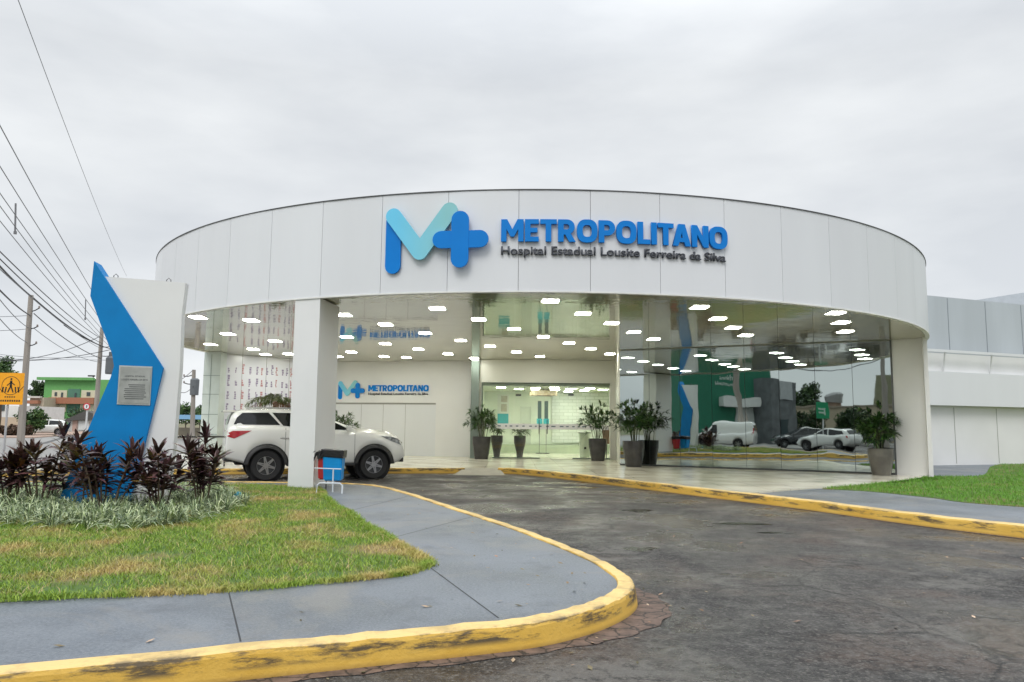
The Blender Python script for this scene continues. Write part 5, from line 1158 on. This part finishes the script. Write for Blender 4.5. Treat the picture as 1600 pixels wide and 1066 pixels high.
# crossing sign
SY = D(14, 610, 25.0); t = thing('crossing_sign', 'yellow pedestrian crossing sign on a grey post at the left edge', 'sign', (SY.x, SY.y, 0))
sx0, sx1 = D(-12, 610, 25).x - SY.x, D(38, 610, 25).x - SY.x; z0, z1 = zat(14, 632.5, 25), zat(14, 583, 25)
bm = bmesh.new(); box(bm, ((sx0 + sx1) / 2, -.05, (z0 + z1) / 2), (sx1 - sx0, .03, z1 - z0), bev=.008); sb = finish('panel', bm, mat('sign_yellow', (.85, .36, .005), .45), t)
bm = bmesh.new(); tube(bm, [(0, 0, 0), (0, 0, z1 - .1)], .035, 8); finish('post', bm, mat('grey_post', (.4, .4, .42), .5, metal=.3), t)
SBK = mat('sign_black', (.02, .018, .012), .5); cx = D(18.5, 610, 25).x - SY.x; bm = bmesh.new()
def bar(x0, z0_, x1, z1_, w_):
    d = Vector((x1 - x0, 0, z1_ - z0_)).normalized(); n_ = Vector((-d.z, 0, d.x)) * w_ / 2; vs_ = [Vector((x0, -.068, z0_)) - n_, Vector((x1, -.068, z1_)) - n_, Vector((x1, -.068, z1_)) + n_, Vector((x0, -.068, z0_)) + n_]; bm.faces.new([bm.verts.new(v) for v in vs_])
zc_ = zat(18, 603, 25)
for k in range(24):
    a = R_(k * 15); b = R_(k * 15 + 15); bar(cx + .30 * math.cos(a), zc_ - .0 + .30 * math.sin(a), cx + .30 * math.cos(b), zc_ + .30 * math.sin(b), .018)
bm.faces.new([bm.verts.new((cx + .035 * math.cos(R_(k * 30)), -.068, zc_ + .22 + .035 * math.sin(R_(k * 30)))) for k in range(12)])
bar(cx, zc_ + .17, cx, zc_ - .02, .075); bar(cx, zc_, cx - .09, zc_ - .22, .045); bar(cx, zc_, cx + .09, zc_ - .22, .045); bar(cx, zc_ + .12, cx - .13, zc_ + .0, .03); bar(cx, zc_ + .12, cx + .13, zc_ + .02, .03)
for k in (-2.4, -1.5, 1.5, 2.4): bar(cx + k * .1, zc_ - .04, cx + k * .115, zc_ - .22, .045)
bar(cx - .42, zc_ - .02, cx - .25, zc_ - .22, .02); bar(cx + .42, zc_ - .02, cx + .25, zc_ - .22, .02)
for yy, ww in ((zat(18, 620.5, 25), .36), (zat(18, 626.5, 25), .62)):
    k = 0; x = cx - ww / 2
    while x < cx + ww / 2: bar(x, yy, x + .05, yy, .06 if ww > .5 else .04); x += .075
finish('pictogram', bm, SBK, sb)
# no parking sign
p = at(135, 58); t = thing('no_parking_sign', 'round red and white parking sign on a pale post by the far road', 'sign', p); bm = bmesh.new(); tube(bm, [(0, 0, 0), (0, 0, zat(135, 632, 58))], .07, 8); finish('post', bm, mat('pale_post', (.6, .6, .6), .5), t)
zz_ = zat(135, 635.5, 58); bm = bmesh.new(); lathe(bm, [(.27, -.10), (.27, -.12)], (0, 0, zz_), n=24, axis='Y'); sb = finish('disc', bm, mat('sign_red', (.55, .03, .05), .5), t); bm = bmesh.new(); lathe(bm, [(.19, -.122), (.19, -.13)], (0, 0, zz_), n=24, axis='Y'); finish('centre', bm, mat('sign_white', (.75, .75, .75), .5), t)
bm = bmesh.new(); box(bm, (0, -.135, zz_), (.05, .01, .22)); box(bm, (.04, -.135, zz_ + .05), (.1, .01, .04)); finish('letter', bm, SBK, t)
# utility poles
def pole(base, top, r0_, r1_, label, arms=(), grp=None, name='utility_pole'):
    t = thing(name, label, 'utility pole', base); d = Vector(top) - Vector(base); bm = bmesh.new(); tube(bm, [(0, 0, -.1), d * .5, d], r0_, 10, r1_); finish('shaft', bm, WOODP, t)
    for f, l, dr in arms:
        q = d * f; bm = bmesh.new(); e = Vector(dr).normalized() * l; tube(bm, [q, q + e * .6 + Vector((0, 0, .02)), q + e + Vector((0, 0, .10))], .035, 5); finish('arm', bm, DARKM, t)
        bm = bmesh.new(); lathe(bm, [(.04, 0), (.07, .04), (.04, .08), (.06, .12), (.03, .16)], tuple(q + e + Vector((0, 0, .08))), n=8); finish('insulator', bm, mat('insulator', (.25, .2, .18), .3), t)
    return t
b1 = Vector(at(34.5, 46)); t1 = D(48.5, 461.5, 46); pole(b1, (t1.x, t1.y, t1.z), .22, .14, 'tall concrete utility pole behind the yellow crossing sign', [(.885, .55, (1, .1, .3)), (.77, .5, (1, .1, .1)), (.655, .5, (1, .1, .1))])
b2 = Vector(at(149, 64)); t2 = D(159.5, 512, 64); P2_ = pole(b2, tuple(t2), .22, .15, 'concrete utility pole touching the left side of the monument in view, with street lamp', [(.82, .9, (1, .1, 0)), (.74, .8, (1, .1, -.1))])
bm = bmesh.new(); q = D(150, 592, 64) - b2; e = D(143, 587.5, 64) - b2; tube(bm, [q + Vector((.2, 0, -.1)), e], .04, 6); finish('lamp_arm', bm, ALU, P2_); bm = bmesh.new(); vs_ = box(bm, e, (.55, .2, .12), bev=.03); finish('lamp_head', bm, DARKM, P2_)
# transformer-like cluster right of that pole
q = D(174, 571, 64) - b2; bm = bmesh.new(); lathe(bm, [(.42, -.75), (.45, -.6), (.45, .6), (.30, .75)], tuple(q), n=16); box(bm, q + Vector((0, 0, .95)), (.5, .1, .4)); finish('transformer', bm, mat('transformer_grey', (.13, .14, .15), .5), P2_)
# wires
WIRE = mat('wire_black', (.045, .045, .05), .6); WIRE2 = mat('wire_grey', (.22, .23, .25), .6)
def wire(p0, p1, sag, r, label, m=WIRE):
    p0, p1 = Vector(p0), Vector(p1); bm = bmesh.new(); n = 26
    tube(bm, [p0.lerp(p1, i / n) - Vector((0, 0, 4 * sag * (i / n) * (1 - i / n))) for i in range(n + 1)], r, 5); o = finish('overhead_wire', bm, m, None); tag(o, label, 'wire', 'overhead wires along the street'); return o
def ext(px0, py0, d0, px1, py1, d1, k=.25):        # carry a seen span on past the frame, towards the viewer's side
    a, b = D(px0, py0, d0), D(px1, py1, d1); return a - (b - a) * k, b
W_ = [(40, 0, 16, 198, 432, 62, .5, .009, 'highest lone wire crossing the sky above the monument', WIRE2),
      (0, 172, 20, 186, 520, 64, .5, .016, 'second wire from the top left of the sky', WIRE2),
      (0, 238, 22, 180, 528, 64, .5, .016, 'third wire from the top left of the sky', WIRE2),
      (0, 282, 24, 176, 532, 64, .5, .016, 'pale wire just above the short hanging spacer', WIRE2),
      (0, 302, 24, 172, 536, 64, .5, .016, 'pale wire carrying the short spacer at the left', WIRE2),
      (0, 330, 25, 170, 540, 64, .4, .016, 'pale wire just below the short spacer', WIRE2),
      (0, 375, 26, 160, 530, 64, .5, .022, 'upper of two close dark wires above the first utility pole', WIRE),
      (0, 383, 26, 160, 537, 64, .6, .022, 'lower of two close dark wires above the first utility pole', WIRE),
      (0, 404, 28, 158, 545, 64, .5, .018, 'thin grey wire between the dark wires and the pole top', WIRE2),
      (0, 413, 28, 49, 463, 46, .1, .04, 'thick dark cable reaching the first pole top from the left', WIRE),
      (0, 449, 30, 47, 493, 46, .15, .035, 'dark cable reaching the upper arm of the first pole', WIRE),
      (0, 462, 30, 44, 512, 46, .2, .02, 'thin wire reaching the middle arm of the first pole', WIRE2),
      (0, 492, 30, 42, 535, 46, .2, .02, 'thin wire reaching the lower arm of the first pole', WIRE2)]
for a, b, c, d_, e, f, sg, r, lb, m in W_:
    q0, q1 = ext(a, b, c, d_, e, f, .35); wire(q0, q1, sg, r, lb, m)
A1 = D(49, 463, 46); wire(A1, D(158, 541, 64), .25, .045, 'thick dark cable from the first pole top to the second pole'); wire(D(100, 508, 54), D(172, 545, 66), .2, .035, 'dark cable branching off towards the monument')
wire(D(53, 490, 46), D(157, 560, 64), .3, .03, 'dark cable between the upper arms of both poles'); wire(D(53, 513, 46), D(156, 566, 64), .4, .02, 'thin cable between the middle arms of both poles', WIRE2)
wire(D(-60, 492, 50), D(46, 493, 46), .1, .02, 'level wire from the left to the upper arm of the first pole', WIRE2); wire(D(-60, 515, 50), D(44, 514, 46), .1, .02, 'level wire from the left to the middle arm of the first pole', WIRE2)
wire(D(-80, 556, 58), D(158, 525, 64), 1.1, .028, 'sagging dark cable crossing the street low to the second pole'); wire(D(-80, 558, 58), D(175, 546, 64), .6, .028, 'lower sagging cable crossing the street'); wire(D(-80, 560, 58), D(176, 563, 64), .0, .02, 'lowest level cable crossing the street', WIRE2)
wire(D(-80, 540, 58), D(157, 556, 64), .5, .02, 'thin level wire crossing behind the first pole', WIRE2)
for (px, pa, pb, d, lb) in ((24.5, 318, 366, 30, 'short vertical spacer hanging on the wires at the left edge'), (134, 468, 500, 52, 'short pale spacer on the wires left of the monument tip')):
    a, b = D(px, pa, d), D(px - 1, pb, d); bm = bmesh.new(); tube(bm, [a, a.lerp(b, .5), b], .035, 6); tube(bm, [b, b + Vector((0, 0, .12))], .06, 6); tag(finish('wire_spacer', bm, mat('spacer_grey', (.16, .16, .17), .5), None), lb, 'wire spacer')
# seen between the monument and the canopy
b3 = Vector(at(302, 52)); t3 = D(303, 578, 52); P3_ = pole(b3, tuple(t3), .17, .12, 'distant utility pole with transformer between monument and canopy column', [(.93, .7, (-1, 0, -.3)), (.8, .7, (-1, .1, 0))])
bm = bmesh.new(); q = D(304, 605, 52) - b3; lathe(bm, [(.28, -.55), (.3, .5), (.2, .6)], tuple(q), n=12); finish('transformer', bm, MATS['transformer_grey'], P3_)
wire(D(270, 600, 45), D(302, 578, 52), .1, .02, 'wire ending on the distant pole beside the canopy'); wire(D(272, 606, 45), D(303, 602, 52), .4, .02, 'drooping wire to the distant pole beside the canopy')
tree(at(290, 85), zat(290, 628, 85), 2.2, 'green tree beyond the railing left of the distant pole', LEAFM, 12, 2000); tree(at(312, 92), zat(312, 636, 92), 1.7, 'smaller green tree beyond the railing right of the distant pole', LEAFD, 13, 1500)
t = thing('bus_shelter', 'pale blue flat roofed shelter seen beyond the railing', 'shelter', at(300, 62)); bm = bmesh.new(); box(bm, (0, 0, zat(300, 652, 62)), (3.2, 2.2, .35)); finish('roof', bm, mat('pale_blue_roof', (.22, .42, .62), .5), t)
for x in (-1.4, 1.4):
    bm = bmesh.new(); tube(bm, [(x, 0, 0), (x, 0, zat(300, 655, 62))], .05, 6); finish('post', bm, ALU, t)
bm = bmesh.new(); box(bm, (.0, .6, .5), (2.6, .3, .9)); finish('bench', bm, mat('shelter_bench', (.35, .3, .22), .7), t)
# railing at the pad edge
t = thing('railing', 'dark metal handrail between the monument and the white car', 'railing', (-10.4, 22.0, FLOOR)); a, b = D(262, 682.5, 21.6) - t.location, D(357, 682.5, 23.0) - t.location; bm = bmesh.new(); tube(bm, [a, b], .028, 8); finish('handrail', bm, DARKM, t)
for f in (.05, .5, .95):
    q = a.lerp(b, f); bm = bmesh.new(); tube(bm, [(q.x, q.y, -.1), q], .022, 6); finish('post', bm, DARKM, t)
p = D(302, 700, 22.9); t = thing('bollard', 'short black bollard behind the dark handrail', 'bollard', (p.x, p.y, FLOOR)); bm = bmesh.new(); lathe(bm, [(.11, 0), (.11, .55), (.08, .62)], n=16); finish('post', bm, BLACK, t); bm = bmesh.new(); lathe(bm, [(.112, .4), (.112, .46)], n=16); finish('band', bm, ALU, t)

# ================================================================== ACROSS THE STREET, behind the viewer's left: what the mirrored glass shows
def mbase(px, d): p = MD(px, 668, d); return Vector((p.x, p.y, 0))
def mbox(t, a, b, z0, z1, dep, m, name, off=0):
    """slab between two ground points seen mirrored at a and b, going away from the mirror"""
    u = (b - a).normalized(); n_ = Vector((-u.y, u.x, 0));
    if n_.dot(a - GL) < 0: n_ = -n_
    bm = bmesh.new(); o = t.location; prism(bm, [(q - o).xy for q in (a + n_ * off, b + n_ * off, b + n_ * (off + dep), a + n_ * (off + dep))], z0, z1); return finish(name, bm, m, t)
a, b = mbase(1066, 66), mbase(1203, 68); DG = mat('dark_green_facade', (.012, .15, .085), .6, var=.06)
t = thing('shop_building', 'dark green painted shop building across the street with pale lettering', 'building', a); mbox(t, a, b, 0, 9.5, 2.5, DG, 'wall'); mbox(t, a.lerp(b, .62), a.lerp(b, .78), 1.2, 3.2, .1, mat('pale_shutter', (.5, .52, .5), .5), 'shutter', -.12)
mbox(t, a.lerp(b, .45), a.lerp(b, .80), 3.25, 4.0, .9, mat('white_awning', (.65, .66, .64), .5), 'awning', -.95)
u = (b - a).normalized(); n_ = Vector((-u.y, u.x, 0)); n_ = n_ if n_.dot(a - GL) > 0 else -n_
bm = bmesh.new(); c0 = a.lerp(b, .46) - n_ * .05 - a; flip = 1
def mark(x0, z0_, x1, z1_, w_):
    A_, B_ = c0 + u * x0 + Vector((0, 0, z0_)), c0 + u * x1 + Vector((0, 0, z1_)); d = (B_ - A_).normalized(); s_ = d.cross(n_).normalized() * w_ / 2; bm.faces.new([bm.verts.new(v) for v in (A_ - s_, B_ - s_, B_ + s_, A_ + s_)])
mark(.2, 7.2, 1.0, 7.2, .16); mark(.9, 7.2, .5, 6.2, .16); mark(1.15, 7.3, .75, 6.3, .14); mark(.3, 6.7, .8, 6.7, .12)
rr3 = random.Random(8)
for z, x0, x1 in ((5.75, .0, 1.45), (5.2, -.5, 1.9)):
    x = x0
    while x < x1:
        h = .14 + .14 * (rr3.random() < .4); mark(x, z - .1, x, z + h, .05); mark(x, z + (.12 if rr3.random() < .5 else -.1), x + .13, z + (.12 if rr3.random() < .5 else -.1), .05); mark(x + .13, z - .1, x + .13, z + .12, .05); x += .24
finish('lettering', bm, mat('pale_lettering', (.6, .65, .6), .5), t)
a, b = mbase(1203, 66), mbase(1243, 68); t = thing('grey_building', 'weathered grey building across the street beside the dark green shop', 'building', a); mbox(t, a, b, 0, zat(1220, 590, 63), 8, mat('weathered_grey', (.12, .13, .135), .8, var=.3, scale=1.2), 'wall'); mbox(t, a.lerp(b, .3), a.lerp(b, .8), 4.0, zat(1220, 590, 63) + .01, .1, mat('pale_patch', (.4, .42, .43), .7), 'upper_panel', -.12); mbox(t, a.lerp(b, .35), a.lerp(b, .65), 0, 2.3, .1, WND, 'doorway', -.12)
a, b = mbase(1238, 80), mbase(1420, 70); t = thing('boundary_wall', 'long beige wall across the street behind the parked cars', 'wall', a); mbox(t, a, b, 0, zat(1300, 634, 74), .3, mat('beige_boundary', (.42, .36, .26), .85, var=.15, scale=.4), 'wall'); mbox(t, a, b, zat(1300, 634, 74), zat(1300, 631.5, 74), .5, mat('beige_cap', (.3, .26, .2), .85), 'coping', -.1)
a, b = mbase(1362, 78), mbase(1420, 74); t = thing('olive_building', 'olive walled building rising behind the beige wall', 'building', a); mbox(t, a, b, 0, zat(1380, 585, 76), 9, mat('olive_wall', (.22, .22, .14), .85), 'wall', .6); mbox(t, a.lerp(b, .5), a.lerp(b, .9), 3, 5, .1, WND, 'window', .45)
p = mbase(1304, 84); t = thing('water_tower', 'small reddish water tank tower behind the beige wall', 'tank', p); bm = bmesh.new(); box(bm, (0, 0, 2.2), (1.0, 1.0, 4.4)); finish('tower', bm, mat('reddish_tower', (.35, .24, .18), .8), t); bm = bmesh.new(); lathe(bm, [(.8, 4.4), (.9, 5.1), (.7, 5.3)], n=16); finish('tank', bm, mat('tank_grey', (.3, .3, .3), .7), t)
def mtree(px, d, ztop, r, label, m, seed, n=2200, **k): return tree(tuple(mbase(px, d)), ztop, r, label, m, seed, n, **k)
mtree(1258, 86, zat(1258, 588, 86), 3.0, 'large dark tree behind the beige wall', LEAFD, 41, 3500, size=.2)
mtree(1262, 72, zat(1262, 640, 72) + .3, 2.2, 'low dark tree before the beige wall behind the dark car', LEAFD, 42, 2200, trunk=.2)
mtree(1333, 70, zat(1333, 636, 70), 1.9, 'round dark tree behind the white hatchback', LEAFD, 43, 2600, trunk=.25)
mtree(1350, 66, zat(1350, 645, 66), 1.6, 'low tree right of the white hatchback across the street', LEAFD, 44, 1800, trunk=.2)
b_, t_ = mbase(1163, 53), MD(1148, 560, 53); pole(b_, (t_.x, t_.y, 8.5), .2, .14, 'dark utility pole before the dark green shop', [(.9, .6, (0, 1, 0))])
b_ = mbase(1384, 50); pole(b_, (b_.x, b_.y, 7.6), .2, .14, 'dark utility pole across the street near the olive building', [(.9, .6, (0, 1, 0)), (.8, .6, (0, 1, 0))])
for i, (z0, z1, sg) in enumerate(((8.3, 7.5, .5), (7.6, 7.0, .8), (7.0, 6.5, .5), (6.6, 6.1, 1.0))):
    a, b = mbase(1163, 53), mbase(1384, 50); wire((a.x, a.y, z0), (b.x, b.y, z1), sg, .03, ('highest', 'second highest', 'third highest', 'lowest')[i] + ' of four wires between the two dark poles across the street')
p = mbase(1285, 52); t = thing('green_sign', 'square green sign with a pale symbol on a white post', 'sign', p); az = math.atan2((GL - p).y, (GL - p).x) + math.pi / 2; t.rotation_euler = (0, 0, az)
bm = bmesh.new(); tube(bm, [(0, 0, 0), (0, 0, 3.0)], .06, 8); finish('post', bm, mat('white_post', (.65, .65, .65), .5), t); bm = bmesh.new(); box(bm, (0, -.08, 2.75), (1.0, .06, 1.0), bev=.01); sb = finish('board', bm, mat('sign_green', (.01, .28, .12), .5), t)
bm = bmesh.new(); box(bm, (0, -.12, 2.8), (.5, .02, .08)); box(bm, (-.2, -.12, 2.65), (.08, .02, .3)); box(bm, (.05, -.12, 2.6), (.4, .02, .08)); finish('symbol', bm, mat('sign_pale', (.6, .7, .62), .5), sb)
def mcar(px, d, S_, label, paint, rz, cat='car', name='parked_car'): p = mbase(px, d); return car(name, label, cat, S_, (p.x, p.y, 0), rz, paint, True)
sdir = math.atan2(GL.y - mbase(1300, 50).y, GL.x - mbase(1300, 50).x)
mcar(1128, 53, VAN, 'white panel van parked across the street before the dark green shop', PAINTW, sdir + R_(80), 'van', 'parked_van')
mcar(1293, 52.5, HATCH, 'white hatchback parked across the street before the beige wall', PAINTW, sdir + R_(105))
mcar(1246, 58, HATCH, 'black car parked left of the white hatchback across the street', mat('black_car_paint', (.02, .022, .025), .2, coat=.6), sdir + R_(60))
mcar(1348, 62, HATCH, 'dark grey car parked behind the white hatchback across the street', mat('grey_car_paint', (.06, .062, .068), .25, coat=.6), sdir + R_(100))
